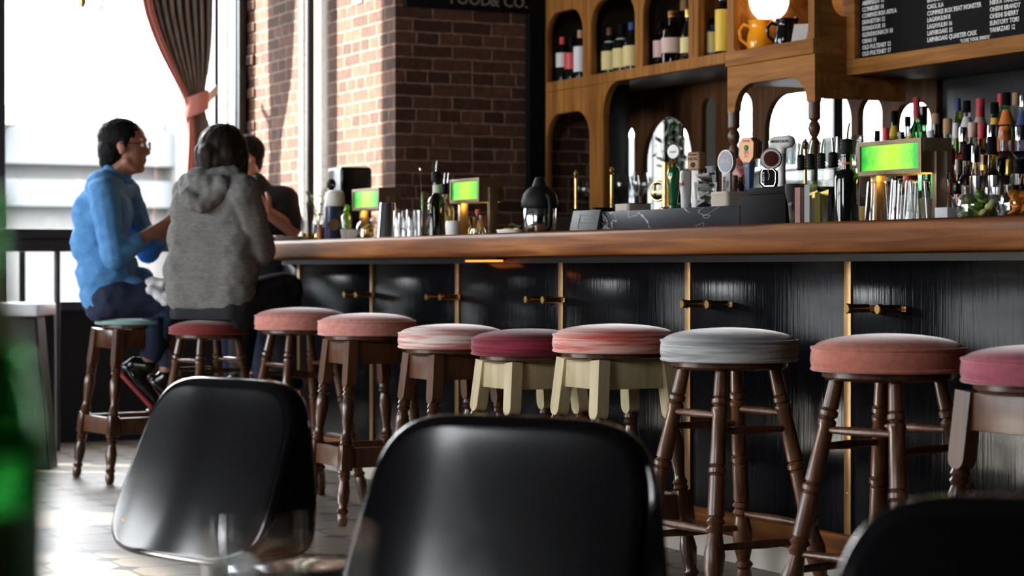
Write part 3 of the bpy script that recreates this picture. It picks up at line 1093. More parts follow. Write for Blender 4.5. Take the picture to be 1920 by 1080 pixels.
# ---- display niche (projecting box on turned posts)
dn = thing('display_niche', 'projecting oak display box on turned posts holding the yellow jug', 'cabinet', (-6.935, 4.54, 1.099))
o = W(dn)
me = plate(rrect(-7.24, 1.775, -6.63, 2.50), [rrect(-7.19, 1.785, -6.672, 2.42, .02)], .03, .003)
obj('front_frame', me, M['oak_up'], dn, (o[0], o[1] + 4.555, o[2]))
obj('tray_board', box((-7.243, 4.532, 1.726), (-6.627, 4.96, 1.782), .004), M['oak'], dn, o)
out = [(-7.24, 1.725), (-7.24, 1.545), (-7.195, 1.545)] + [(-7.185 + .13 - .13 * math.cos(a), 1.55 + .10 * math.sin(a)) for a in [PI / 2 * k / 10 for k in range(11)]] + \
      [(-6.685 - .13 + .13 * math.sin(a), 1.55 + .10 * math.cos(a)) for a in [PI / 2 * k / 10 for k in range(11)]] + [(-6.675, 1.545), (-6.63, 1.545), (-6.63, 1.725)]
obj('arch_apron', prism(out, 4.542, 4.572, 0), M['oak'], dn, o)
obj('side_panel', box((-7.24, 4.571, 1.782), (-7.224, 4.95, 2.50)), M['oak'], dn, o)
me = plate(rrect(4.571, 1.655, 4.96, 2.50), [rrect(4.62, 1.87, 4.83, 2.35, .06)], .016, .002)
s = obj('side_panel', me, M['oak'], dn, (o[0] - 6.638, o[1], o[2]), (0, 0, PI / 2))
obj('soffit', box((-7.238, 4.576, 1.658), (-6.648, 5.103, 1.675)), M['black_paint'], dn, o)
obj('side_apron', box((-6.646, 4.572, 1.56), (-6.632, 4.96, 1.724)), M['oak'], dn, o)
obj('back_panel', box((-7.24, 4.945, 1.782), (-6.646, 4.96, 2.50)), M['oak'], dn, o)
obj('top_board', box((-7.24, 4.54, 2.50), (-6.63, 4.96, 2.53)), M['oak'], dn, o)
post = [(.020, 0), (.020, .07), (.012, .075), (.022, .10), (.022, .115), (.013, .13), (.0135, .20), (.019, .285), (.020, .30), (.012, .315), (.020, .33), (.025, .35), (.020, .368), (.014, .376), (.024, .385), (.024, .446)]
for x in (-7.213, -6.655):
    obj('turned_post', lathe(post, 20, None, Matrix.Translation((x, 4.557, 1.099))), M['brown_wood'], dn, o)

# ---- menu board with soffit
mb = thing('menu_board', 'black letter board of whiskies in a wide oak frame', 'sign', (-5.2, 4.70, 1.648))
o = W(mb)
obj('board', box((-6.58, 4.712, 1.70), (-4.2, 4.73, 2.6)), M['black_matte'], mb, o)
obj('frame', box((-6.66, 4.685, 1.648), (-4.2, 4.735, 1.706), .003, box((-6.66, 4.685, 1.706), (-6.58, 4.735, 2.6), .003)), M['oak'], mb, o)
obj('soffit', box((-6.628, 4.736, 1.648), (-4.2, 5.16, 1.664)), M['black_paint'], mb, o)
obj('back_board', box((-6.63, 5.13, 1.10), (-4.2, 5.16, 1.648)), M['black_paint'], mb, o)
M['letters'] = mat('white_letter_plastic', (.80, .79, .77), .6)
C1 = ['OLD PULTENEY 17', 'OLD PULTENEY 12', 'OBAN 14', 'GLENDRONACH 18', 'EDRADOUR 10', 'DEANSTON 12', 'COMPASS BOX ASYLA', 'CLYNELISH 14', 'ABERFELDY 12', 'HIGHLAND']
C2 = ['LAPHROAIG QUARTER CASK', 'LAPHROAIG 15', 'LAGAVULIN 16', 'LAGAVULIN 8', 'COMPASS BOX PEAT MONSTER', 'CAOL ILA', 'BUNNAHABHAIN 12']
C3 = ['YAMAZAKI 12', 'SUNTORY TOKI', 'OHISHI SHERRY', 'OHISHI BRANDY', 'NIKKA TAKETSURU']
for x, z, rows in ((-6.565, 1.7165, C1), (-6.172, 1.731, C2), (-5.825, 1.731, C3)):
    for k, s in enumerate(rows):
        obj('lettering', text(s, .0232, .0012, sx=.92), M['letters'], mb, (o[0] + x + (.03 if s == 'HIGHLAND' else 0), o[1] + 4.7105, o[2] + z + .0236 * k), smooth=None)
obj('lettering', text('*LOVE YOUR SPIRITS*', .017, .0012), M['letters'], mb, (o[0] - 5.985, o[1] + 4.7105, o[2] + 1.7115), smooth=None)

hs = thing('hanging_sign', 'dark sign board high on the shaded brick wall', 'sign', (-9.08, 4.28, 2.14))
obj('board', box((-.02, -.34, 0), (.02, .30, .30), .004), M['black_matte'], hs)
M['sign_letters'] = mat('grey_sign_letters', (.20, .19, .18), .6)
obj('lettering', text('FOOD', .075, .002), M['sign_letters'], hs, (.0205, -.12, .022), (0, 0, PI / 2), smooth=None)
obj('lettering', text('& CO.', .075, .002), M['sign_letters'], hs, (.0205, .09, .022), (0, 0, PI / 2), smooth=None)
pn = obj('paper_notice', box((-.045, -.002, -.10), (.045, 0, .10)), M['paper'], None, (XY(672, 3.9)[0], 3.898, ZZ(672, 6, 3.9) + .10))
tag(pn, 'white paper notice on the sunlit brick, cut by the top edge', 'notice')


# ================================================================== bottles
def prof_of(style, h, R):
    n = {'wine': [(.0, .93), (.01, 1), (.58, 1), (.66, .86), (.72, .50), (.76, .40), (.94, .38), (.945, .44), (.975, .44), (1, .40)],
         'spirit': [(0, .94), (.012, 1), (.60, 1), (.66, .93), (.705, .62), (.73, .42), (.90, .38), (.905, .46), (.95, .46), (1, .42)],
         'slope': [(0, .94), (.012, 1), (.42, 1), (.55, .86), (.72, .50), (.80, .38), (.94, .36), (.945, .44), (1, .42)],
         'slim': [(0, .94), (.01, 1), (.70, 1), (.76, .75), (.80, .50), (.94, .46), (.945, .56), (1, .52)],
         'flask': [(0, .60), (.03, .85), (.20, 1), (.42, .97), (.58, .66), (.66, .34), (.90, .30), (.905, .40), (1, .38)],
         'square': [(0, .95), (.01, 1), (.66, 1), (.71, .80), (.74, .42), (.91, .40), (.915, .50), (1, .46)]}[style]
    return [(max(r * R, .003), z * h) for z, r in n]


def rad_at(p, z):
    for (r0, z0), (r1, z1) in zip(p[:-1], p[1:]):
        if z0 <= z <= z1: return r0 + (r1 - r0) * ((z - z0) / max(z1 - z0, 1e-6))
    return p[-1][0]


def bottle(label, px, Y, zb, h, R, style, gm, capm, labm=None, lab=(.14, .50), group='bottles on the back bar', x=None, cap=.15, name='bottle', neck=None, pourer=None, seg=None):
    X = x if x is not None else XY(px, Y)[0]
    r = thing(name, label, 'bottle', (X, Y, zb), 0, group)
    p = prof_of(style, h, R)
    if seg == 4:
        Mx = Matrix.Rotation(PI / 4, 4, 'Z')
        p = [(q * 1.2, z) for q, z in p]
        obj('glass', lathe([(0, 0)] + p + [(0, h)], 4, None, Mx), M[gm], r, smooth=20)
    else:
        obj('glass', lathe([(0, 0)] + p + [(0, h)], 24), M[gm], r)
    if capm:
        zc = h * (1 - cap)
        rc = rad_at(p, zc) * 1.12 + .0012
        obj('cap', lathe([(0, zc), (rc, zc), (rc * .98, h * 1.005 - .003), (rc * .9, h * 1.008), (0, h * 1.008)], 20), M[capm], r)
    if labm:
        z0, z1 = lab[0] * h, lab[1] * h
        q = max(rad_at(p, z0), rad_at(p, z1))
        if seg == 4:
            obj('label', lathe([(q + .0008, z0), (q + .0008, z1)], 4, None, Matrix.Rotation(PI / 4, 4, 'Z')), M[labm], r, smooth=None)
        else:
            obj('label', lathe([(rad_at(p, z0) + .0007, z0), (q + .0008, z0 + .002), (q + .0008, z1 - .002), (rad_at(p, z1) + .0007, z1)], 24), M[labm], r)
    if neck:
        z0, z1 = neck[1] * h, neck[2] * h
        obj('neck_label', lathe([(rad_at(p, z0) + .0008, z0), (rad_at(p, z1) + .0008, z1)], 20), M[neck[0]], r)
    if pourer:
        rn = rad_at(p, h * .97)
        rs = rn * 1.25
        sp_ = [(rn * .85, h - .014), (rs * .92, h - .012)]
        for q in range(4): sp_ += [(rs, h - .010 + .008 * q), (rs, h - .006 + .008 * q), (rs * .86, h - .005 + .008 * q), (rs * .86, h - .003 + .008 * q)]
        sp_ += [(rs * 1.02, h + .022), (rs * .9, h + .026), (.004, h + .030)]
        obj('stopper', lathe(sp_, 18), M['black_rubber'], r)
        dx, dz = pourer
        obj('spout', tube([(0, 0, h + .026), (dx * .3, 0, h + .026 + dz * .5), (dx, 0, h + .026 + dz)], [.0042, .0038, .003], 10), M['steel'], r)
    return r


Z1 = 1.811
NB = 'bottles in the cabinet niches'
bottle('red-capped dark bottle with a white label in the leftmost niche', 1055, 4.745, Z1, .218, .032, 'wine', 'g_dark', 'red_lab', 'white_lab', (.34, .66), NB)
bottle('dark bottle with a coral red label in the leftmost niche', 1072, 4.745, Z1, .205, .034, 'wine', 'g_dark', 'black_matte', 'red_lab', (.28, .66), NB)
bottle('cork-topped dark bottle with a large white label in the leftmost niche', 1089, 4.745, Z1, .232, .034, 'wine', 'g_dark', 'cork', 'white_lab', (.16, .68), NB)
bottle('first of three yellow-labelled dark bottles, furthest from the red label', 1144, 4.745, Z1, .215, .040, 'wine', 'g_dark', 'brown_wood', 'cream_lab', (.10, .50), NB, neck=('white_lab', .68, .72))
bottle('middle of the three yellow-labelled dark bottles in the second niche', 1166, 4.745, Z1, .220, .042, 'wine', 'g_dark', 'black_matte', 'cream_lab', (.10, .50), NB, neck=('white_lab', .68, .72))
bottle('last of three yellow-labelled bottles, beside the niche post', 1186, 4.745, Z1, .218, .042, 'wine', 'g_dark', 'blue_lab', 'cream_lab', (.10, .52), NB)
bottle('tall dark blue bottle behind the yellow-labelled ones', 1194, 4.85, Z1, .268, .032, 'wine', 'blue_lab', 'steel', None, (.1, .5), NB)
bottle('pink-labelled clear bottle at the edge of the third niche', 1238, 4.745, Z1, .195, .032, 'spirit', 'g_water', 'black_matte', 'pink_lab', (.20, .58), NB)
bottle('stout amber bottle with a wide pale pink label, third niche', 1262, 4.765, Z1, .235, .052, 'spirit', 'g_amber', 'gold_cap', 'pink_lab', (.22, .50), NB, cap=.10)
bottle('tall black bottle with a copper cap behind in the third niche', 1283, 4.88, Z1, .300, .042, 'wine', 'g_dark', 'cork', None, (.1, .5), NB)
bottle('pale clear bottle with cream label by the third niche post', 1292, 4.745, Z1, .225, .038, 'slope', 'g_water', 'gold_cap', 'cream_lab', (.16, .46), NB)
bottle('small dark bottle with a cream side label in the fourth niche', 1336, 4.745, Z1, .165, .030, 'spirit', 'blue_lab', 'black_matte', 'cream_lab', (.12, .66), NB)
bottle('tall bottle wrapped in a bright yellow label, fourth niche', 1356, 4.745, Z1, .262, .034, 'slim', 'g_dark', 'steel', 'yellow_lab', (.07, .74), NB, cap=.12)
bottle('dark bottle with a pale pink neck behind the yellow-wrapped one', 1353, 4.86, Z1, .330, .034, 'slim', 'g_dark', 'pink_lab', None, (.1, .5), NB, cap=.22)

# niche contents
def jug(label, px, Y, h, R, m, rim):
    X = XY(px, Y)[0]
    r = thing('jug', label, 'jug', (X, Y, 1.783), 1.05)
    k = h / .125
    p = [(.036 * k, 0), (.045 * k, .006 * k), (.050 * k, .03 * k), (.046 * k, .065 * k), (.038 * k, .09 * k), (.040 * k, .112 * k), (.045 * k, .125 * k)]
    obj('body', shell(p, .004, 32), M[m], r)
    a = .048 * k
    obj('handle', tube([(-.036 * k, -.0, .10 * k), (-.062 * k, 0, .108 * k), (-.078 * k, 0, .085 * k), (-.074 * k, 0, .05 * k), (-.045 * k, 0, .026 * k)], [.007, .0075, .0075, .007, .006], 10), M[m], r)
    obj('spout', tube([(.036 * k, 0, .11 * k), (.052 * k, 0, .128 * k)], [.014, .009], 10), M[m], r)
    return r


M['yellow_glaze'] = mat('yellow_glaze', (.86, .38, .015), .12)
jug('yellow glazed pottery jug under the glowing globe', 1423, 4.632, .124, .05, 'yellow_glaze', 0)
jug('black glazed jug beside the yellow one', 1473, 4.65, .114, .05, 'black_gloss', 0)
X = XY(1503, 4.66)[0]
pc = obj('folded_card', prism([(-.045, 0), (0, .085), (.045, 0), (.043, 0), (0, .080), (-.043, 0)], -.03, .03), M['paper'], None, (X, 4.66, 1.783), (0, 0, -.9))
tag(pc, 'white folded card standing in the display box', 'card')
bottle('small black bottle at the back of the display box', 1441, 4.76, 1.783, .19, .026, 'spirit', 'g_dark', 'pink_lab', None, (.1, .5), 'bottles in the cabinet niches')
gl_ = thing('globe_lamp', 'glowing white globe lamp hanging in the display box', 'lamp', (XY(1438, 4.72)[0], 4.72, 2.0))
obj('globe', ball((0, 0, 0), .088, None, 4), M['globe_glow'], gl_)
obj('stem', lathe([(.006, .08), (.006, .499)], 12), M['brass'], gl_)
obj('collar', lathe([(.03, .078), (.03, .10), (.008, .115)], 20), M['brass'], gl_)
point('globe_light', (XY(1438, 4.62)[0], 4.60, 1.96), (1, .62, .28), .40, .06)

# glasses on the back bar
def vessel(name, label, px, Y, zb, prof, t, mname='clear', group=None, x=None, flip=False, cat='glass'):
    X = x if x is not None else XY(px, Y)[0]
    h = prof[-1][1]
    me = cached(('vessel', tuple(prof), t, flip), lambda: shell(prof, t, 20, None, (Matrix.Translation((0, 0, h)) @ Matrix.Rotation(PI, 4, 'X')) if flip else None))
    r = obj(name, me, M[mname], None, (X, Y, zb))
    return tag(r, label, cat, group)


WINE = [(.034, 0), (.033, .003), (.006, .008), (.004, .02), (.004, .075), (.010, .083), (.030, .098), (.039, .125), (.037, .150), (.031, .185)]
for k, (px, Y, lb) in enumerate([(1088, 4.80, 'stemmed wine glass nearest the left brass rod'), (1101, 4.89, 'stemmed wine glass against the oak post'), (1152, 4.87, 'stemmed wine glass by the second brass rod'),
                                 (1168, 4.76, 'second stemmed wine glass right of the oak post'), (1184, 4.86, 'third stemmed wine glass right of the oak post'), (1200, 4.75, 'last stemmed wine glass before the bright arch')]):
    vessel('wine_glass', lb, px, Y, 1.168, WINE, .0013, group='wine glasses on the back counter')
gr = obj('glass_riser', box((-8.98, 4.66, 1.099), (-8.10, 4.94, 1.1675), .003), M['oak_dark'])
tag(gr, 'low dark riser under the stemmed wine glasses', 'shelf')
sh = thing('glass_shelf', 'steel shelf of upturned tumblers between the turned posts', 'shelf', (-6.9, 4.76, 1.30))
obj('board', box((-.50, -.13, .012), (.42, .13, .022), .002), M['clear'], sh)
obj('rail', box((-.50, -.14, 0), (.42, -.128, .024), .002), M['brushed'], sh)
for x in (-.48, .40): obj('upright', box((x - .008, -.12, -.20), (x + .008, .12, 0.0115), .002), M['brushed'], sh)
TUM = [(.030, 0), (.031, .004), (.036, .095)]
n = 0
for row, Y in enumerate((4.67, 4.75, 4.83)):
    for k in range(10):
        x = -7.33 + .088 * k + .04 * (row % 2)
        if x > -6.52: continue
        n += 1
        g = vessel('tumbler', 'upturned clear tumbler among the rows on the steel shelf', 0, Y, 1.3225, TUM, .0018, group='upturned tumblers on the steel shelf', x=x, flip=True)

# brass rods with finials
for px, top_, lb in ((1080, 320, 'thin brass rod with a ball finial left of the oak post'), (1147, 313, 'thin brass rod with a ball finial right of the oak post'), (1510, 262, 'thin brass rod with a finial behind the clear pourer bottles')):
    Y = 3.83
    zt = ZZ(px, top_, Y)
    r = thing('brass_rod', lb, 'rod', (XY(px, Y)[0], Y, 1.0455), 0, 'brass rods on the bar')
    hh = zt - 1.0455
    obj('rod', lathe([(.012, 0), (.012, .004), (.0058, .008), (.0058, hh - .03)], 14), M['brass'], r)
    obj('finial', lathe([(.0058, hh - .03), (.010, hh - .027), (.006, hh - .022), (.009, hh - .015), (.0095, hh - .010), (.005, hh - .004), (.006, hh), (0, hh + .004)], 14), M['brass'], r)

# ---- bottles at the right, three tiers
ZB, ZA, ZL = 1.2165, 1.0995, .976
BACK = [
    (1677, 209, 'spirit', 'g_dark', 'black_matte', 'yellow_lab', .026, 'back row dark bottle with a thin yellow label, leftmost by the bright arch'),
    (1702, 219, 'square', 'g_water', 'black_matte', None, .026, 'back row clear bottle with a black cap against the bright arch'),
    (1718, 184, 'wine', 'g_green', 'red_lab', None, .028, 'tall green bottle with a long red capsule against the bright arch'),
    (1731, 200, 'flask', 'g_green', 'black_matte', None, .044, 'round-shouldered green bottle with a black neck beside the red capsule'),
    (1754, 214, 'spirit', 'g_dark', 'cork', None, .033, 'back row dark bottle with a tan cork top'),
    (1796, 186, 'slim', 'g_lime', 'blue_lab', None, .020, 'slim lime green bottle in the back row'),
    (1813, 190, 'spirit', 'g_water', 'black_matte', 'white_lab', .030, 'clear back row bottle with a black cap and white label'),
    (1838, 186, 'spirit', 'g_water', 'red_lab', 'pink_lab', .034, 'clear back row bottle with a broad banded red cap'),
    (1865, 193, 'wine', 'g_dark', 'black_matte', 'black_matte', .032, 'black back row bottle with a yellow collar'),
    (1876, 177, 'slope', 'g_green', 'red_lab', None, .026, 'green back row bottle with a bright red cap'),
    (1887, 175, 'wine', 'g_green', 'black_matte', 'orange_lab', .032, 'dark green back row bottle with an orange label'),
    (1905, 175, 'slope', 'g_water', 'cork', None, .030, 'clear back row bottle with a tan stopper'),
    (1919, 178, 'wine', 'g_water', 'steel', 'blue_lab', .030, 'back row bottle with blue label at the right edge'),
]
for k, (px, ty, st_, g, c, l, R, lb) in enumerate(BACK):
    Y = 5.045 if k % 2 else 4.94
    h = ZZ(px, ty, Y) - ZB
    bottle(lb, px, Y, ZB, h, R, st_, g, c, l, (.16, .52), cap=.22 if 'capsule' in lb or 'banded' in lb else .13, neck=('yellow_lab', .74, .82) if 'collar' in lb else (l, .66, .82) if l and st_ in ('wine', 'spirit') else None)
MID = [
    (1661, 241, 'wine', 'g_red', 'red_lab', 'white_lab', .026, 'front row bottle with a dark red capsule next to the green-lit lamp'),
    (1690, 248, 'flask', 'g_dark', 'black_matte', None, .032, 'squat black bottle with a domed top above the green-lit lamp'),
    (1707, 256, 'spirit', 'g_amber', 'yellow_lab', 'orange_lab', .028, 'small amber bottle with an orange label above the green-lit lamp'),
    (1745, 245, 'spirit', 'g_green', 'white_lab', None, .026, 'green bottle with a white top beside the lamp housing'),
    (1777, 224, 'spirit', 'g_water', 'cork', None, .034, 'clear front row bottle with a tall tan cork'),
    (1793, 232, 'slim', 'g_lime', 'white_lab', 'cream_lab', .022, 'slim lime bottle with a cream label in the front row'),
    (1806, 240, 'spirit', 'g_red', 'steel', None, .032, 'red spirit bottle with a silver stopper'),
    (1824, 231, 'slim', 'g_water', 'pink_lab', 'white_lab', .028, 'tall clear bottle with a pink cap and white label'),
    (1841, 234, 'spirit', 'g_amber', 'red_lab', 'cork', .034, 'amber front row bottle with a tan and red label'),
    (1860, 236, 'spirit', 'g_yellow', 'steel', 'yellow_lab', .036, 'stout bottle with a yellow and orange label'),
    (1885, 238, 'spirit', 'g_water', 'orange_lab', 'orange_lab', .044, 'wide clear bottle with a large bright orange label'),
    (1914, 238, 'spirit', 'g_water', 'steel', 'blue_lab', .044, 'wide clear bottle with a large dark blue label'),
    (1645, 246, 'spirit', 'g_dark', 'black_matte', 'cream_lab', .022, 'small black-capped bottle with a cream label at the end of the tumbler rows'),
]
for k, (px, ty, st_, g, c, l, R, lb) in enumerate(MID):
    Y = 4.655 + .085 * (k % 3)
    h = ZZ(px, ty, Y) - ZA
    bottle(lb, px, Y, ZA, h, R, st_, g, c, l, (.38, .61) if 'large' in lb or 'stout' in lb else (.42, .61), neck=('red_lab', .30, .36) if 'tan and red' in lb else None)
LOW = [
    (1768, 262, 'spirit', 'g_dark', 'black_matte', 'red_lab', .032, 'dark bottle with a brick red label right of the lamp post'),
    (1782, 280, 'wine', 'g_red', 'red_lab', None, .034, 'deep red bottle in the lower row'),
    (1800, 300, 'spirit', 'g_green', 'brown_wood', 'cork', .030, 'green-tinted bottle with a tan label in the lower row'),
    (1812, 272, 'spirit', 'g_water', 'black_matte', 'pink_lab', .030, 'clear bottle with a black cap and pink label in the lower row'),
    (1830, 275, 'slope', 'g_water', 'steel', None, .034, 'clear lower row bottle with a long tapering neck'),
    (1846, 292, 'flask', 'g_amber', 'gold_cap', 'black_matte', .040, 'round amber bottle with black label in the lower row'),
    (1860, 258, 'spirit', 'g_yellow', 'black_matte', 'white_lab', .032, 'pale straw bottle with a square black cap'),
    (1877, 298, 'slim', 'g_dark', 'black_gloss', None, .026, 'slim all-black bottle in the lower row'),
    (1893, 300, 'spirit', 'g_water', 'gold_cap', 'cream_lab', .036, 'clear lower row bottle with a pale cream label'),
    (1912, 300, 'spirit', 'g_water', 'black_matte', 'white_lab', .040, 'broad clear bottle with black shoulder at the right edge'),
    (1772, 322, 'spirit', 'g_water', 'steel', 'white_lab', .034, 'clear bottle with a silver cap low beside the lamp post'),
    (1795, 345, 'flask', 'g_water', 'black_matte', 'pink_lab', .036, 'round clear bottle with a pale label behind the lime jar'),
]
for k, (px, ty, st_, g, c, l, R, lb) in enumerate(LOW):
    Y = 4.405 + .065 * (k % 3) if k < 10 else 4.255 + .08 * (k - 10)
    h = ZZ(px, ty, Y) - ZL
    bottle(lb, px, Y, ZL, h, R, st_, g, c, l, (.40, .62))
# seen under the lit lamp
for px, ty, st_, g, c, l, R, lb in [(1702, 330, 'spirit', 'g_water', 'red_lab', 'white_lab', .034, 'bottle with a pink label seen under the lamp shade'), (1736, 338, 'flask', 'g_water', 'black_matte', 'cream_lab', .036, 'pale bottle lying in view under the lamp beside its post'), (1662, 345, 'wine', 'g_red', 'brown_wood', None, .036, 'reddish brown bottle seen under the lamp behind the coupe')]:
    bottle(lb, px, 4.46, ZL, ZZ(px, ty, 4.46) - ZL, R, st_, g, c, l, (.40, .75))
br = struct('trim_4', box((-7.10, 4.36, .90), (-6.755, 4.575, .9755)), M['black_paint'])

# hanging plant in the rear window
hx, hy = XD(1266, 11.3)
hp = thing('hanging_plant', 'trailing green vine hanging before the bright rear arch', 'plant', (hx, hy, 1.40))
bm = None
bl = bmesh.new()
rnd = random.Random(11)
bm = tube([(0, 0, 1.0), (0, 0, 2.28)], .003, 6)
obj('pot', lathe([(.06, .92), (.09, 1.06), (.085, 1.06), (.056, .93)], 20), M['terracotta'] if False else M['black_matte'], hp)
obj('cord', bm, M['black_matte'], hp)
bs = None
for k in range(11):
    a = rnd.uniform(0, 2 * PI)
    ln = rnd.uniform(.78, 1.06)
    pts = [Vector((.05 * math.cos(a), .05 * math.sin(a), 1.03)), Vector((.11 * math.cos(a), .11 * math.sin(a), .96))]
    for q in range(6):
        pts.append(Vector(((.04 + .05 * (k % 3 == 0)) * math.cos(a) + rnd.uniform(-.03, .03), (.04 + .05 * (k % 3 == 0)) * math.sin(a) + rnd.uniform(-.03, .03), .96 - (q + 1) / 6 * ln)))
    bs = tube(pts, .002, 5, bs)
    for p0, p1 in zip(pts[1:-1], pts[2:]):
        for u in (.2, .55, .9):
            c = p0.lerp(p1, u)
            s = rnd.uniform(.018, .030)
            Mx = Matrix.Translation(c) @ Euler((rnd.uniform(-.9, .9), rnd.uniform(-.9, .9), rnd.uniform(0, 6.28))).to_matrix().to_4x4()
            vs = [bl.verts.new(Mx @ Vector(v)) for v in ((0, 0, 0), (s * .6, s * .4, .003), (s * .45, s * 1.1, 0), (0, s * 1.7, -.006), (-s * .45, s * 1.1, 0), (-s * .6, s * .4, .003))]
            bl.faces.new(vs)
obj('stem', bs, M['leaf'], hp)
obj('foliage', bl, M['leaf'], hp, smooth=None)
# ================================================================== things on the bar
ZT = 1.0455


def lamp(label, px, Y, w, x=None):
    X = x if x is not None else XY(px, Y)[0]
    r = thing('bar_lamp', label, 'lamp', (X, Y, ZT), 0, 'green glass lamps on the bar')
    z0, z1, d = .130, .222, .10
    me = plate(rrect(0, z0, w, z1), [rrect(.013, z0 + .012, w - .013, z1 - .012)], .012, .001)
    obj('front_frame', me, M['bronze'], r, (0, .006, 0))
    obj('green_glass', box((-w / 2 + .013, -.0015, z0 + .012), (w / 2 - .013, .0015, z1 - .012)), M['lamp_green'], r, (w / 2, .007, 0))
    bm = box((0, .012, z1 - .004), (w, d, z1))
    bm = box((0, .012, z0), (.004, d, z1 - .004), 0, bm)
    bm = box((w - .004, .012, z0), (w, d, z1 - .004), 0, bm)
    bm = box((.004, d - .004, z0), (w - .004, d, z1 - .004), 0, bm)
    obj('housing', bm, M['bronze'], r)
    obj('lamp_tube', rod((.03, .05, z1 - .03), (w - .03, .05, z1 - .03), .009), M['lamp_glow'], r)
    obj('post', box((.035, .02, 0), (.062, .05, z0), .001), M['aged_brass'], r)
    obj('post', box((w + .0005, .035, 0), (w + .020, .07, z0 + .055), .001), M['bronze'], r)
    point('bar_lamp_light', (X + w / 2, Y + .05, ZT + z0 + .02), (1, .70, .22), .35, .03)
    return r


lamp('green glass lamp farthest along the bar, behind the pasta jar', 660, 3.50, .30)
lamp('middle green glass lamp standing before the dark brick wall', 843, 3.46, .265)
lamp('nearest and largest-looking green glass lamp beside the bottle shelves', 1607, 3.45, .285)

# far end of the bar
def on_bar(name, label, cat, px, Y, group=None, rz=0):
    return thing(name, label, cat, (XY(px, Y)[0], Y, ZT), rz, group)


t = on_bar('serving_tray', 'oval grey stoneware tray in front of the man in black', 'tray', 550, 3.40)
obj('tray', shell([(.085, 0), (.098, .006), (.112, .024)], .006, 36, None, Matrix.Diagonal((1.0, .75, 1, 1))), mat('grey_stoneware', (.26, .22, .20), .6), t)
obj('napkin', box((-.13, -.05, .0245), (-.10, -.01, .030), .002), M['paper'], t)
t = on_bar('cocktail_glass', 'short tumbler with a black straw and garnish beside the stoneware tray', 'glass', 580, 3.42)
obj('glass', shell([(.034, 0), (.036, .004), (.041, .095)], .002, 24), M['clear'], t)
obj('drink', lathe([(.0325, .006), (.035, .035), (0, .035)], 20), M['g_yellow'], t)
obj('straw', rod((.008, 0, .012), (-.030, 0, .175), .0032), M['black_rubber'], t)
t = on_bar('drink_glass', 'small glass of bright orange drink beside the blue canister', 'glass', 602, 3.43)
obj('glass', shell([(.016, 0), (.017, .004), (.019, .070)], .0015, 20), M['clear'], t)
obj('drink', lathe([(0, .0025), (.0145, .0025), (.0165, .062), (0, .062)], 20), M['terracotta'], t)
t = on_bar('pepper_mill', 'small dark mill half hidden behind the blue canister', 'mill', 612, 3.56)
obj('body', lathe([(.026, 0), (.026, .02), (.018, .05), (.022, .08), (.012, .095), (.016, .11), (0, .125)], 20), M['black_gloss'], t)
t = on_bar('canister', 'tall dark blue canister with a round badge and white domed lid', 'canister', 628, 3.47)
M['navy'] = mat('navy_tin', (.012, .024, .10), .3)
obj('body', lathe([(0, 0), (.044, 0), (.045, .003), (.045, .150), (.043, .152), (0, .152)], 36), M['navy'], t)
obj('badge', lathe([(.026, 0), (.026, .0012), (0, .0012)], 24, None, Matrix.Translation((.040, -.021, .07)) @ Matrix.Rotation(math.radians(62), 4, 'Z') @ Matrix.Rotation(PI / 2, 4, 'X')), M['bronze'], t)
obj('lid', lathe([(.043, .1525), (.044, .156), (.044, .195), (.040, .212), (.025, .222), (0, .225)], 32), M['white'], t, label='white domed lid')
t = on_bar('pourer_bottle', 'dark bottle with a beaked black stopper behind the blue canister', 'bottle', 621, 3.565)
obj('glass', lathe([(0, 0), (.034, 0), (.035, .01), (.035, .17), (.014, .22), (.013, .25), (0, .25)], 24), M['g_dark'], t)
obj('stopper', blob([('e', (0, 0, .262), (.026, .022, .026)), ('c', (.012, 0, .258), .010, (.05, -.004, .252), .004)], .004, 2, 'stopper'), M['black_rubber'], t)
t = on_bar('appliance_box', 'tall black boxed appliance with rounded edges against the lit brick', 'appliance', 640, 3.62)
obj('body', box((-.185, 0, 0), (0, .155, .345), .018, seg=4), mat('black_appliance', (.010, .010, .011), .22), t)
obj('foot', box((-.18, .005, -.0), (-.005, .15, .004)), M['black_rubber'], t)
t = on_bar('herb_jar', 'jar of lime green herbs between the blue canister and the far lamp', 'jar', 650, 3.46)
obj('glass', shell([(.022, 0), (.024, .004), (.024, .10), (.020, .112)], .0015, 24), M['clear'], t)
obj('herbs', blob([('c', (0, 0, .018), .016, (0, 0, .13), .014), ('e', (.006, 0, .14), (.014, .012, .018))], .005, 2, 'herbs', (.006, 90)), mat('lime_green_herbs', (.22, .42, .02), .6), t)
t = on_bar('wood_block', 'small grey wooden card holder behind the lime green herbs', 'holder', 648, 3.60)
obj('block', box((-.06, -.015, 0), (-.01, .015, .165), .003), mat('grey_wood', (.24, .20, .16), .7), t)
t = on_bar('leafy_sprig_vase', 'small vase with a leafy sprig left of the blue canister', 'plant', 597, 3.70)
obj('vase', shell([(.022, 0), (.026, .02), (.020, .07), (.022, .09)], .002, 20), M['black_gloss'], t)
bs, bl = None, bmesh.new()
rnd = random.Random(5)
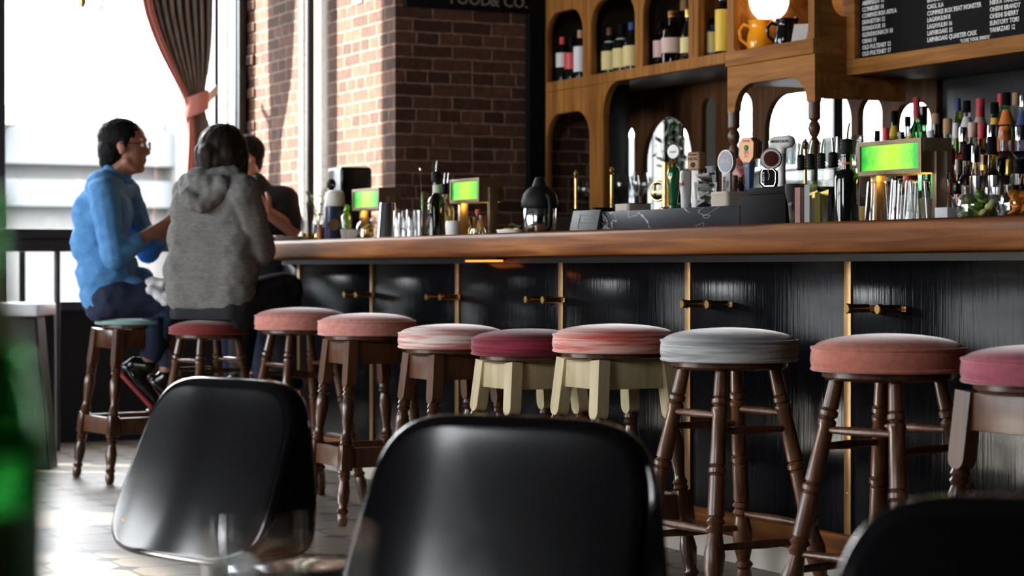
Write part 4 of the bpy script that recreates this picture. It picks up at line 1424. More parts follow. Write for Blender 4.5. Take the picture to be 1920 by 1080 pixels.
for k in range(9):
    a, ln = rnd.uniform(0, 6.28), rnd.uniform(.11, .19)
    p0, p1 = Vector((0, 0, .06)), Vector((.075 * math.cos(a) - .02, .05 * math.sin(a), .08 + ln))
    pm = (p0 + p1) / 2 + Vector((0, 0, .03))
    bs = tube([p0, pm, p1], .0016, 5, bs)
    for u in (.3, .45, .6, .75, .9, 1):
        c = p0.lerp(pm, u * 2) if u < .5 else pm.lerp(p1, u * 2 - 1)
        s = rnd.uniform(.008, .014)
        Mx = Matrix.Translation(c) @ Euler((rnd.uniform(-1, 1), rnd.uniform(-1, 1), rnd.uniform(0, 6.28))).to_matrix().to_4x4()
        vs = [bl.verts.new(Mx @ Vector(v)) for v in ((0, 0, 0), (s * .5, s * .7, .002), (0, s * 2, 0), (-s * .5, s * .7, .002))]
        bl.faces.new(vs)
obj('stem', bs, M['leaf'], t)
obj('foliage', bl, mat('sage_leaf', (.12, .19, .09), .6), t, smooth=None)
t = on_bar('citrus_jar', 'squat glass jar of yellow lemon twists under the far green lamp', 'jar', 690, 3.40)
JAR = [(.040, 0), (.048, .006), (.050, .05), (.044, .066), (.036, .074), (.037, .088)]
obj('glass', shell(JAR, .002, 28), M['clear'], t)
rnd = random.Random(9)
bm = None
for k in range(26):
    a, rr, z = rnd.uniform(0, 6.28), rnd.uniform(0, .034), rnd.uniform(.010, .055)
    pts = [Vector((rr * math.cos(a) + .010 * math.cos(a + q * .9), rr * math.sin(a) + .010 * math.sin(a + q * .9), z + q * .003)) for q in range(5)]
    bm = tube(pts, .0035, 6, bm)
tag(obj('lemon_twists', bm, M['lemon'], t), kind='stuff')
for px, Y, lb in ((650, 3.36, 'white espresso cup beside the lemon twist jar, nearer the blue canister'), (661, 3.38, 'white espresso cup touching the lemon twist jar')):
    c = thing('espresso_cup', lb, 'cup', (XY(px, Y)[0], Y, ZT), 0, 'white espresso cups')
    obj('cup', shell([(.016, 0), (.022, .008), (.027, .042)], .002, 24), M['white'], c)
    obj('handle', tube([(.025, 0, .036), (.036, 0, .034), (.036, 0, .018), (.022, 0, .012)], .003, 8), M['white'], c)
SHK = [(.030, 0), (.031, .003), (.042, .140), (.0435, .143)]
for px, Y, lb, fl in ((727, 3.38, 'tall polished steel shaker tin beside the lemon twist jar', False), (740, 3.66, 'shaker tin in the warm reflection tone behind the steel one', True)):
    c = thing('shaker_tin', lb, 'shaker', (XY(px, Y)[0], Y, ZT), 0, 'shaker tins on the bar')
    obj('tin', shell(SHK, .0015, 32, None, Matrix.Translation((0, 0, .1435)) @ Matrix.Rotation(PI, 4, 'X')), M['steel'] if not fl else mat('copper', (.60, .30, .16), .18, 1), c)  # copper colour stands in for a brown-orange reflection on the steel tin
UP = [(.029, 0), (.030, .004), (.035, .108)]
k = 0
for px, Y, lb in ((752, 3.36, 'upturned glass nearest the shaker tins'), (766, 3.42, 'upturned glass behind, second from the shaker tins'), (776, 3.35, 'upturned glass third along before the muddler'), (789, 3.44, 'upturned glass nearest the dark pourer bottle'), (760, 3.52, 'upturned glass at the back of the row by the tins')):
    vessel('bar_glass', lb, px, Y, ZT, UP, .0016, group='upturned glasses by the muddler', flip=True)
t = on_bar('muddler_glass', 'glass holding a wooden muddler, twisted bar spoon and strainer', 'glass', 793, 3.33)
obj('glass', shell([(.026, 0), (.028, .004), (.030, .10)], .0016, 24), M['clear'], t)
mu = on_bar('muddler', 'turned brown wooden muddler leaning out of its glass', 'muddler', 793, 3.33)
Mx, Ln = to_dir((.006, .006, .005), (-.052, .03, .172))
obj('handle', lathe([(.015, 0), (.0135, .02), (.0115, .09), (.013, .12), (.0105, .124), (.0135, .13), (.0135, .137), (.0105, .142), (.015, .15), (.017, Ln - .004), (.012, Ln)], 20, None, Mx), M['brown_wood'], mu)
bs_ = on_bar('bar_spoon', 'twisted silver bar spoon rising above the wooden muddler', 'spoon', 793, 3.33)
pts = [Vector((.012, -.012, .006)).lerp(Vector((-.068, .02, .262)), u / 12) for u in range(13)]
obj('stem', tube(pts, [.0022 + .0012 * (q % 2) for q in range(13)], 8), M['steel'], bs_)
obj('knob', ball((-.068, .02, .262), (.005, .005, .009), None, 2), M['steel'], bs_)
st_ = on_bar('cocktail_strainer', 'round wire cocktail strainer leaning beside the muddler', 'strainer', 797, 3.33)
bm = None
for q in range(4):
    me = tor(.036 - .008 * q, .0022, 0, 32, 6)
    me.transform(Matrix.Translation((.006, .02, .125)) @ Matrix.Rotation(-.5, 4, 'Z') @ Matrix.Rotation(1.35, 4, 'X'))
    bm = bm or bmesh.new()
    bm.from_mesh(me)
obj('coil', bm, M['steel'], st_)
obj('handle', tube([(.010, .020, .090), (.016, .010, .05), (.018, -.004, .008)], .0035, 8), M['steel'], st_)
PB = 'pourer bottles on the bar'
bottle('dark bottle with a white neck and steel pourer beside the muddler', 818, 3.41, ZT, .225, .034, 'wine', 'g_dark', None, None, group=PB, neck=('white_lab', .76, .90), pourer=(.010, .045))
bottle('olive glass pourer bottle left of the middle lamp, with a pink label', 833, 3.51, ZT, .185, .026, 'wine', 'g_yellow', None, 'cream_lab', (.20, .46), PB, neck=('pink_lab', .70, .84), pourer=(.008, .045))
bottle('second olive glass pourer bottle against the middle lamp', 840, 3.60, ZT, .195, .026, 'wine', 'g_yellow', None, None, group=PB, pourer=(.008, .045))
t = on_bar('salt_cellar', 'small white round-shouldered cup at the foot of the middle lamp', 'cup', 850, 3.36)
obj('cup', lathe([(0, 0), (.026, 0), (.029, .004), (.030, .045), (.026, .056), (0, .058)], 28), M['white'], t)
for px, Y, lb, h in ((879, 3.57, 'slim steel jigger standing beneath the middle lamp, nearest its brass post', .085), (888, 3.55, 'steel jigger beneath the middle lamp, middle of three', .078), (905, 3.53, 'steel jigger beneath the middle lamp, nearest the far post', .082)):
    c = thing('jigger', lb, 'jigger', (XY(px, Y)[0], Y, ZT), 0, 'jiggers under the middle lamp')
    obj('cup', shell([(.007, h * .42), (.012, h * .55), (.020, h)], .001, 20), M['steel'], c)
    obj('foot', lathe([(.022, 0), (.019, .002), (.007, h * .42), (.0, h * .42)], 20), M['steel'], c)
bottle('small dark dasher bottle under the middle lamp', 896, 3.60, ZT, .11, .020, 'spirit', 'g_dark', 'red_lab', 'white_lab', (.2, .6), 'dasher bottles')
t = on_bar('lemon_tray', 'white shallow tray of lemon wedges right of the middle lamp', 'tray', 958, 3.42)
obj('tray', shell([(.050, 0), (.056, .004), (.060, .018)], .003, 36, None, Matrix.Diagonal((1.15, .8, 1, 1))), M['white'], t)
for q, (x, y) in enumerate(((-.03, .0), (-.008, .012), (.014, -.006), (.034, .006), (.004, -.018))):
    w = thing('lemon_wedge', 'yellow lemon wedge heaped in the white shallow tray', 'lemon', (t.location[0] + x, t.location[1] + y, ZT + .006), q * 1.1, 'lemon wedges in the tray')
    obj('wedge', blob([('e', (0, 0, .008), (.020, .009, .011))], .003, 1, 'wedge'), M['lemon'], w)
t = on_bar('tongs', 'small dark bar tongs lying on the lemon tray', 'tongs', 962, 3.42)
obj('tongs', tube([(-.03, 0, .032), (-.01, .004, .038), (.02, .008, .030), (.045, .01, .026)], .0035, 8), M['black_rubber'], t)
t = on_bar('insulated_jug', 'steel insulated jug with a black domed lid before the dark brick', 'jug', 1012, 3.55)
obj('body', lathe([(0, 0), (.058, 0), (.060, .004), (.060, .095), (.057, .1)], 40), M['steel'], t)
obj('lid', lathe([(.063, .098), (.067, .104), (.067, .125), (.060, .150), (.045, .168), (.028, .178), (.022, .195), (.016, .21), (0, .214)], 36), M['black_rubber'], t)
obj('handle', tube([(.060, 0, .145), (.082, .0, .13), (.086, 0, .08), (.080, 0, .03), (.058, 0, .02)], .009, 10), M['black_rubber'], t)

# marble riser, menus, coasters
t = thing('menu_holder', 'jagged black holder of menus behind the slate sign', 'holder', (XY(1112, 3.62)[0], 3.62, ZT))
obj('tray', box((-.11, -.04, 0), (.13, .05, .04), .003), M['black_matte'], t)
rnd = random.Random(2)
for k in range(9):
    m_ = thing('menu_card', 'black menu card standing in the jagged black holder', 'menu', (t.location[0] - .10 + .024 * k, 3.62, ZT + .0405), rnd.uniform(-.05, .05), 'black menus in the holder')
    obj('card', box((-.009, -.035, 0), (.009, .04, rnd.uniform(.030, .052))), M['black_matte'], m_)
t = thing('slate_sign', 'small dark slate sign with faint chalk lines leaning on the marble riser', 'sign', (XY(1100, 3.44)[0], 3.44, ZT), .0)
sl = box((-.12, -.004, 0), (.075, .004, .075), .001)
obj('slate', sl, M['slate'], t, (0, 0, .002), (-.22, 0, 0))
M['chalk'] = mat('faint_chalk', (.16, .19, .18), .9)
bm = None
for a, b, z in ((-.05, .03, .055), (-.03, .035, .042), (-.055, .02, .030)): bm = box((a, -.0052, z), (b, -.0042, z + .0022), 0, bm)
bm = box((-.062, -.0052, .012), (-.060, -.0042, .062), 0, bm)
obj('chalk_marks', bm, M['chalk'], t, (0, 0, .002), (-.22, 0, 0))
x0, x1 = XY(1124, 3.46)[0], XY(1387, 3.46)[0]
t = thing('marble_riser', 'long dark marble riser with white veins under the beer taps', 'riser', (x0, 3.46, ZT))
obj('slab', box((0, 0, 0), (x1 - x0, .22, .068), .002), M['marble'], t)
x2 = XY(1472, 3.46)[0]
t2 = thing('tap_cabinet', 'black box beside the marble riser carrying the right-hand taps', 'box', (x1 + .002, 3.46, ZT))
obj('body', box((0, 0, 0), (x2 - x1, .24, .095), .003), M['black_matte'], t2)
obj('top', box((.02, .015, .0955), (x2 - x1 - .0, .22, .118), .004), M['black_matte'], t2)
ZR = ZT + .0685


def coaster_stack(label, px, Y, z, w, n, th):
    X = XY(px, Y)[0]
    rnd = random.Random(px)
    for k in range(n):
        c = obj('coaster', cached(('coaster', w, th), lambda: prism(rrect(-w / 2, -w / 2, w / 2, w / 2, .012, 5), 0, th, 0, None, Matrix.Rotation(-PI / 2, 4, 'X') if False else Matrix(((1, 0, 0, 0), (0, 0, 1, 0), (0, 1, 0, 0), (0, 0, 0, 1))))), M['card_edge'], None,
                (X + rnd.uniform(-.0015, .0015), Y + rnd.uniform(-.0015, .0015), z + k * (th + .0002)), None)
        c.data.name = 'coaster'
        # the prism runs along y; lay it flat
        tag(c, label, 'coaster', label)


coaster_stack('beige card coaster in the stack below the small black card', 1187, 3.58, ZR, .095, 12, .0021)
coaster_stack('beige card coaster in the taller stack by the black tap box', 1372, 3.54, ZR, .100, 20, .0021)
cx_ = XY(1184, 3.58)[0]
tag(obj('menu_leaflet', box((-.085, -.045, 0), (.06, .045, .0015)), M['black_matte'], None, (cx_, 3.58, ZR + 12 * .0023 + .0005), (0, 0, .05)), 'black card lying across the shorter stack of coasters', 'card')

# glass stuffed with folded matchbooks
t = thing('matchbook_glass', 'clear glass stuffed with printed white matchbooks on the marble riser', 'glass', (XY(1323, 3.54)[0], 3.54, ZR))
obj('glass', shell([(.030, 0), (.032, .004), (.037, .082)], .0018, 28), M['clear'], t)
rnd = random.Random(4)
for k in range(9):
    mb_ = obj('matchbook', cached(('match',), lambda: box((-.024, -.018, -.004), (.024, .018, .004), .001)), M['grey_print'], None,
              (t.location[0] + rnd.uniform(-.006, .006), 3.54 + rnd.uniform(-.006, .006), ZR + .014 + .0115 * k), (rnd.uniform(-.4, .4), rnd.uniform(-.5, .5), rnd.uniform(0, 3)))
    tag(mb_, 'printed black and white matchbook packed in the clear glass', 'matchbook', 'matchbooks in the glass')

# ------------------------------------------------------------------ beer taps
YT = 3.66


def tap(label, px, top_py, bot_py, Y=YT):
    X = XY(px, Y)[0]
    z0, z1 = ZZ(px, bot_py, Y), ZZ(px, top_py, Y)
    if 'badge' not in label: z0 = ZR if px < 1387 else ZT + .1185
    r = thing('beer_tap', label, 'beer tap', (X, Y, z0), .45, 'beer tap handles')
    return r, z1 - z0


tw = thing('tap_tower', 'brass tap tower with black cross pipe rising from the marble riser', 'tap tower', (XY(1248, 3.58)[0], 3.58, ZR))
obj('column', lathe([(.022, 0), (.022, .006), (.0125, .012), (.0125, .16)], 20), M['brass'], tw)
xe = XY(1480, 3.70)[0] - tw.location[0]
obj('cross_pipe', rod((.0, .04, .012), (xe, .04, .012), .012), M['black_gloss'], tw)
obj('column', lathe([(.010, 0), (.010, .15)], 16, None, Matrix.Translation((.028, .02, 0))), M['brass'], tw)
t, h = tap('round black and gold badge tap on a black arm, leftmost of the taps', 1236, 345, 372, 3.60)
q = .033
DISC = Matrix.Rotation(PI / 2, 4, 'X')
obj('badge', lathe([(.0, 0), (q, 0), (q + .002, .004), (q, .008), (q - .004, .009), (0, .009)], 28, None, Matrix.Translation((0, 0, h / 2)) @ DISC), M['black_gloss'], t)
obj('badge_rim', baked((lambda me: (me.transform(Matrix.Translation((0, -.009, h / 2)) @ DISC), me)[1])(tor(q - .002, .0018, 0, 40, 6)), ()), M['gold_cap'], t)
obj('lettering', text('GUINNESS', .0105, .0006, 'CENTER'), M['gold_cap'], t, (0, -.0095, h / 2 - .006), smooth=None)
obj('emblem', text('V', .018, .0006, 'CENTER'), M['gold_cap'], t, (0, -.0095, h / 2 + .006), smooth=None)
obj('arm', tube([(0, .001, h / 2), (.006, .025, h / 2 - .002), (.045, .05, h / 2 - .01)], [.028, .026, .018], 18), M['black_gloss'], t)
M['tap_green'] = mat('bottle_green_lacquer', (.004, .10, .035), .15)
t, h = tap('glossy dark green turned tap handle topped by a white disc', 1263, 283, 400, 3.54)
k = h / .17
obj('grip', lathe([(.013, 0), (.018, .004 * k), (.018, .012 * k), (.012, .018 * k), (.014, .03 * k), (.019, .075 * k), (.021, .105 * k), (.018, .118 * k), (.009, .125 * k), (0, .126 * k)], 28), M['tap_green'], t)
obj('collar', lathe([(.006, .125 * k), (.0105, .130 * k), (.006, .136 * k), (.010, .141 * k), (.005, .147 * k)], 18), M['brass'], t)
obj('disc', lathe([(0, 0), (.022, 0), (.0235, .004), (.022, .008), (0, .008)], 28, None, Matrix.Translation((0, .004, .168 * k)) @ DISC), M['white'], t, label='white disc')
obj('lettering', text('HARP', .010, .0005, 'CENTER'), mat('pale_grey_ink', (.45, .46, .47), .6), t, (0, -.0046, .164 * k), smooth=None)
obj('emblem', text('W', .012, .0005, 'CENTER'), M['gold_cap'], t, (0, -.0215, .088 * k), smooth=None)
t, h = tap('black turned tap handle hidden behind the green one', 1257, 312, 395, 3.655)
obj('grip', lathe([(.012, 0), (.017, .01), (.013, .03), (.018, h * .7), (.012, h * .9), (.006, h), (0, h)], 20), M['black_gloss'], t)
obj('collar', lathe([(.006, h), (.011, h + .005), (.006, h + .011), (.009, h + .016), (.0, h + .02)], 18), M['brass'], t)
t, h = tap('plain white tapered tap handle with a small red letter', 1286, 320, 398, 3.60)
obj('grip', lathe([(.012, 0), (.016, .01), (.017, .05), (.021, h * .6), (.022, h * .92), (.016, h), (0, h)], 24), M['white'], t)
obj('lettering', text('pb', .020, .0005, 'CENTER'), mat('red_ink', (.55, .05, .06), .6), t, (0, -.0228, h * .62), smooth=None)
t, h = tap('wooden block tap handle with burnt lettering on a white stem', 1305, 285, 398, 3.58)
M['burnt'] = mat('burnt_lettering', (.05, .022, .012), .8)
M['tan_wood'] = grain('tan_wood', (.40, .22, .11), (.56, .34, .18), (30, 30, 4), .5, .03)
obj('stem', box((-.013, -.008, 0), (.013, .010, h * .68), .002), M['white'], t)
obj('back_board', box((-.006, .0105, h * .25), (.026, .024, h * .72), .002), M['brown_wood'], t)
obj('head', box((-.024, -.018, h * .68), (.024, .022, h), .007, seg=3), M['tan_wood'], t)
obj('lettering', text('HOG', .0155, .0005, 'CENTER'), M['burnt'], t, (0, -.0186, h * .85), smooth=None)
obj('lettering', text('RAGING', .0085, .0005, 'CENTER'), M['burnt'], t, (0, -.0186, h * .93), smooth=None)
obj('emblem', lathe([(0, 0), (.009, 0), (.009, .001), (0, .001)], 16, None, Matrix.Translation((0, -.0182, h * .77)) @ DISC), M['burnt'], t)
t, h = tap('navy blue tap handle lettered in white behind the matchbook glass', 1335, 311, 398, 3.66)
obj('board', prism(rrect(-.021, 0, .021, h, .006, 4, (0, 0, 1, 1)), -.008, .008, .0), mat('navy_lacquer', (.008, .012, .022), .35), t)
obj('lettering', text('STONE', .0125, .0005, 'CENTER'), M['letters'], t, (0, -.0086, h * .80), smooth=None)
obj('emblem', box((-.006, -.0095, h * .30), (.006, -.0082, h * .70), 0, box((-.011, -.0095, h * .70), (.011, -.0082, h * .745))), M['letters'], t, label='white pillar emblem')
t, h = tap('oval white and grey tap handle on a lettered white stem', 1363, 281, 385, 3.62)
M['grey_lav'] = mat('lavender_grey_paint', (.42, .42, .50), .5)
obj('stem', box((-.016, -.007, 0), (.016, .007, h * .66), .002), M['white'], t)
oval = lambda a, b, cz: [(a * math.cos(2 * PI * q / 32), cz + b * math.sin(2 * PI * q / 32)) for q in range(32)]
obj('head', prism(oval(.029, .038, h - .038), -.010, .010), M['white'], t)
obj('inset', prism(oval(.024, .033, h - .038), -.0118, -.0101), M['grey_lav'], t, label='lavender grey oval inset')
obj('lettering', text('LIVE', .017, .0005, 'CENTER'), M['letters'], t, (0, -.0123, h - .040), smooth=None)
M['ink'] = mat('dark_ink', (.03, .03, .035), .6)
obj('lettering', text('SOUTHERN', .0105, .0005, 'LEFT'), M['ink'], t, (-.002, -.0076, .046), (0, -PI / 2, 0), smooth=None)
obj('lettering', text('TIER', .0105, .0005, 'LEFT'), M['ink'], t, (.011, -.0076, .066), (0, -PI / 2, 0), smooth=None)
t, h = tap('red scalloped badge tap on a short black handle', 1389, 293, 390, 3.68)
M['tap_red'] = mat('red_enamel', (.50, .015, .02), .3)
sc = [((.032 + .004 * math.cos(8 * 2 * PI * q / 64)) * math.cos(2 * PI * q / 64), h - .034 + (.032 + .004 * math.cos(8 * 2 * PI * q / 64)) * math.sin(2 * PI * q / 64)) for q in range(64)]
obj('badge', prism(sc, -.006, .006), M['tap_red'], t)
obj('lettering', text('Coors', .018, .0005, 'CENTER'), M['letters'], t, (0, -.0066, h - .040), smooth=None)
obj('collar', lathe([(.006, h - .085), (.011, h - .080), (.006, h - .074), (.0085, h - .07), (.005, h - .064)], 16), M['brass'], t)
obj('grip', lathe([(.012, 0), (.014, .01), (.010, .03), (.014, h - .095), (.006, h - .084), (0, h - .083)], 20), M['black_gloss'], t)
t, h = tap('tall orange and blue shield tap handle, tallest of the row', 1405, 258, 376, 3.58)
M['tap_orange'] = mat('orange_enamel', (.90, .33, .02), .3)
M['tap_blue'] = mat('slate_blue_lacquer', (.045, .10, .20), .35)
M['tap_maroon'] = mat('maroon_enamel', (.10, .012, .012), .35)
obj('grip', lathe([(.010, 0), (.013, .01), (.018, h * .35), (.022, h * .52), (.014, h * .56), (0, h * .57)], 6), M['tap_blue'], t, smooth=30)
sh_ = [(-.024, h * .62), (0, h * .43), (.024, h * .62), (.026, h * .90), (.014, h), (-.014, h), (-.026, h * .90)]
obj('shield', prism(sh_, -.018, -.002), M['tap_orange'], t, smooth=30)
obj('side_shield', prism([(-.030, h * .60), (.030, h * .60), (.030, h * .92), (.012, h * 1.0), (-.012, h * 1.0), (-.030, h * .92)], -.0015, .026), M['tap_maroon'], t, smooth=30, label='maroon side of the shield')
obj('apple', ball((0, -.018, h * .80), (.009, .003, .009), None, 2), mat('green_apple_paint', (.02, .22, .05), .4), t)
obj('lettering', text('SIX', .013, .0005, 'CENTER'), M['tap_red'], t, (0, -.0186, h * .69), smooth=None)
obj('lettering', text('SY', .013, .0005, 'CENTER'), M['tap_red'], t, (0, -.0186, h * .62), smooth=None)
obj('lettering', text('SONE', .010, .0005, 'CENTER'), M['tap_red'], t, (0, -.0186, h * .91), smooth=None)
t, h = tap('round tap badge ringed in black, white and maroon below the white mushroom top', 1443, 278, 318, 3.53)
obj('disc', lathe([(0, 0), (.029, 0), (.031, .010), (.029, .020), (0, .020)], 28, None, Matrix.Translation((0, .01, h / 2)) @ Matrix.Rotation(.5, 4, 'Z') @ DISC), M['white'], t)
obj('band', lathe([(.0312, .005), (.0325, .010), (.0312, .015)], 28, None, Matrix.Translation((0, .01, h / 2)) @ Matrix.Rotation(.5, 4, 'Z') @ DISC), M['black_gloss'], t)
obj('face', lathe([(0, .0205), (.023, .0205), (.021, .023), (0, .024)], 28, None, Matrix.Translation((0, .01, h / 2)) @ Matrix.Rotation(.5, 4, 'Z') @ DISC), M['tap_maroon'], t)
obj('stem', rod((0, .01, ZT + .1185 - t.location[2]), (0, .01, .004), .006), M['black_gloss'], t)
t, h = tap('black shield tap handle lettered in white down its edge', 1441, 317, 372, 3.50)
sd = [(-.026, .012), (-.014, 0), (.020, 0), (.026, .012), (.026, h - .010), (.016, h), (-.020, h), (-.026, h - .010)]
obj('shield', prism(sd, -.010, .012), M['black_matte'], t, smooth=30)
obj('rim', plate([(a * .98 + .006, b_ * .96 + .002) for a, b_ in sd], [[(a * .90 + .006, b_ * .88 + .005) for a, b_ in sd]], .002, .0005), M['steel'], t, (0, -.011, 0))
obj('lettering', text('AVERY', .0125, .0006, 'LEFT'), M['letters'], t, (-.0155, -.0126, h - .008), (0, PI / 2, 0), smooth=None)
obj('emblem', tube([(.006, -.0112, .020), (.012, -.0112, .035), (.006, -.0112, .045), (.009, -.0112, .058)], .0022, 6), M['bronze'], t)
t, h = tap('white mushroom-topped tap handle with black lettering', 1466, 256, 376, 3.60)
obj('stem', lathe([(.010, 0), (.013, .008), (.011, .04), (.0125, h * .74), (.016, h * .78)], 24), M['white'], t)
obj('head', blob([('c', (-.026, 0, h * .885), .020, (.026, 0, h * .900), .020), ('e', (0, 0, h * .83), (.022, .018, .016))], .0045, 3, 'head'), M['white'], t, label='white mushroom-shaped head')
obj('lettering', text('MONTAUK', .0125, .0006, 'CENTER', name='lettering'), M['ink'], t, (.004, -.0215, h * .875), smooth=None)
obj('wire', tube([(.0135 * math.cos(a), .0135 * math.sin(a), h * (.56 + .008 * a)) for a in [q * .5 for q in range(26)]], .0009, 5), M['black_rubber'], t)

# clear pourer bottles and friends
t = on_bar('funnel_shaker', 'clear plastic shaker with a black funnel top beside the clear pourer bottles', 'shaker', 1491, 3.48)
obj('cup', shell([(.014, 0), (.016, .004), (.024, .085)], .0015, 24), M['clear'], t)
obj('cap', lathe([(0, .065), (.0215, .066), (.029, .098), (.030, .122), (0, .122)], 24), M['black_rubber'], t)
for px, Y, lb, gm, lv, lm in ((1502, 3.36, 'square clear pourer bottle of pinkish syrup, leftmost of three', 'glass', .62, mat('pink_syrup', (.55, .30, .27), .2)), (1520, 3.36, 'square clear pourer bottle of clear syrup, middle of three', 'glass', .66, mat('pale_syrup', (.52, .54, .53), .15)), (1540, 3.36, 'square clear pourer bottle of olive liquid, rightmost of three', 'glass', .52, mat('olive_liquid', (.17, .14, .02), .15))):
    r = bottle(lb, px, Y, ZT, .165, .0165, 'square', 'clear', None, None, group='square clear pourer bottles', pourer=(.010, .040), seg=4, name='pourer_bottle')
    hh = .165 * .66 * lv / .66
    obj('liquid', lathe([(0, .003), (.0175, .003), (.0175, hh), (0, hh)], 4, None, Matrix.Rotation(PI / 4, 4, 'Z')), lm, r, smooth=20)
r = bottle('clear pourer bottle of dark liquid tucked behind the big black bottle', 1562, 3.47, ZT, .175, .021, 'square', 'clear', None, None, group='square clear pourer bottles', pourer=(-.004, .042), seg=4, name='pourer_bottle')
obj('liquid', lathe([(0, .003), (.0225, .003), (.0225, .085), (0, .085)], 4, None, Matrix.Rotation(PI / 4, 4, 'Z')), mat('dark_syrup', (.012, .014, .022), .1), r, smooth=20)
bottle('tall black pourer bottle beside the nearest green lamp', 1588, 3.37, ZT, .198, .034, 'spirit', 'g_dark', None, None, group=PB, pourer=(.012, .046), neck=('orange_lab', .80, .83))

# under and beside the nearest lamp
COUPE = [(.030, 0), (.029, .003), (.005, .008), (.004, .012), (.004, .050), (.008, .058), (.028, .072), (.045, .092), (.047, .100)]
vessel('coupe_glass', 'stemmed coupe glass under the nearest green lamp', 1660, 3.56, ZT, COUPE, .0012, cat='glass')
TT = [(.026, 0), (.028, .005), (.036, .112)]
for px, Y, lb in ((1645, 3.44, 'upturned ribbed glass by the brass lamp post'), (1690, 3.40, 'upturned ribbed glass in the middle below the lamp'), (1717, 3.48, 'upturned ribbed glass below the lamp, right of the middle one'), (1727, 3.53, 'upturned ribbed glass below the lamp near its dark post'), (1703, 3.55, 'upturned ribbed glass at the back below the lamp')):
    vessel('bar_glass', lb, px, Y, ZT, TT, .002, group='upturned glasses below the nearest lamp', flip=True)
t = on_bar('yellow_straw_cup', 'small cup of yellow straws at the foot of the black pourer bottle', 'cup', 1612, 3.50)
obj('cup', shell([(.014, 0), (.015, .003), (.017, .05)], .0015, 20), M['cream_lab'], t)
t = on_bar('napkin_caddy', 'pale grey plastic box right of the nearest lamp post', 'box', 1777, 3.40)
obj('box', box((-.028, -.02, 0), (.024, .03, .032), .002), mat('pale_grey_plastic', (.55, .57, .60), .5), t)
bottle('small clear soda bottle behind the pale grey box', 1772, 3.58, ZT, .115, .024, 'flask', 'g_water', 'steel', None, (.1, .5), 'small bottles by the lamp')


def garnish_jar(label, px, Y, R, h):
    r = on_bar('garnish_jar', label, 'jar', px, Y, 'garnish jars at the right')
    obj('glass', shell([(R * .80, 0), (R * .97, .008), (R, .03), (R * .96, h * .62), (R * .78, h * .76), (R * .80, h)], .0022, 32), M['clear'], r)
    return r


jr = garnish_jar('wide glass jar of lime pieces near the right end of the bar', 1838, 3.37, .058, .078)
rnd = random.Random(8)
for k in range(16):
    a, rr = rnd.uniform(0, 6.28), rnd.uniform(.004, .036)
    z = .014 + .011 * (k % 5)
    p = (jr.location[0] + rr * math.cos(a), 3.37 + rr * math.sin(a), ZT + z)
    fl = k % 2
    o = obj('lime_wedge', cached(('lime', fl), lambda: blob([('e', (0, 0, 0), (.017, .011, .008) if fl else (.015, .013, .012))], .003, 1, 'wedge')), M['lime_flesh' if fl else 'lime'], None, p, (rnd.uniform(-1, 1), rnd.uniform(-1, 1), rnd.uniform(0, 6)))
    tag(o, 'pale cut lime piece in the wide glass jar' if fl else 'dark green lime piece in the wide glass jar', 'lime', 'cut lime pieces in the jar' if fl else 'green lime pieces in the jar')
jr = garnish_jar('glass jar of orange slices at the right end of the bar', 1915, 3.37, .052, .078)
for k in range(12):
    a, rr = rnd.uniform(0, 6.28), rnd.uniform(.004, .030)
    p = (jr.location[0] + rr * math.cos(a), 3.37 + rr * math.sin(a), ZT + .014 + .010 * (k % 5))
    o = obj('orange_slice', cached(('orange',), lambda: blob([('e', (0, 0, 0), (.019, .017, .006))], .003, 1, 'slice')), M['orange'], None, p, (rnd.uniform(-1.2, 1.2), rnd.uniform(-1.2, 1.2), rnd.uniform(0, 6)))
    tag(o, 'orange slice heaped in the glass jar at the right end', 'orange', 'orange slices in the jar')
for px, Y, lb in ((1842, 3.58, 'short steel mixing tin behind the lime jar, left one'), (1874, 3.60, 'short bronze-lit mixing tin behind the lime jar, right one')):
    c = thing('mixing_tin', lb, 'shaker', (XY(px, Y)[0], Y, ZT), 0, 'mixing tins behind the lime jar')
    obj('tin', shell([(.030, 0), (.031, .003), (.034, .118)], .0015, 32), M['steel'], c)
# ================================================================== people
def LC(px0, D):
    s = F / D
    return lambda px, py, y=0.0: Vector(((px - px0) / s, y, H + (505 - py) / s))


def hand(L, wrist, fwd, side, up, r=.0085, ln=.075, spread=.017, curl=.25, thumb=1):
    """palm, four bent fingers and a thumb as capsules; axes are unit vectors."""
    w, f, s, u = Vector(wrist), Vector(fwd).normalized(), Vector(side).normalized(), Vector(up).normalized()
    pr = []
    for k in range(4):
        a = w + s * (k - 1.5) * .011
        b = w + f * .078 + s * (k - 1.5) * spread
        pr.append(('c', a, .014, b, .0115))
        l = ln * (.88, 1, .96, .76)[k]
        d1 = (f - u * curl).normalized()
        d2 = (f - u * curl * 3).normalized()
        c = b + d1 * l * .5
        pr.append(('c', b, .0098, c, .0086))
        pr.append(('c', c, .0086, c + d2 * l * .5, .0072))
    t0 = w + f * .018 - s * .022 * thumb
    t1 = t0 + f * .028 - s * .028 * thumb
    pr.append(('c', t0, .014, t1, .0108))
    pr.append(('c', t1, .0105, t1 + f * .030 - s * .006 * thumb + u * .006, .0082))
    return pr


def rotz(pts, c, a):
    R = Matrix.Rotation(a, 3, 'Z')
    return [R @ (Vector(p) - Vector(c)) + Vector(c) for p in pts]


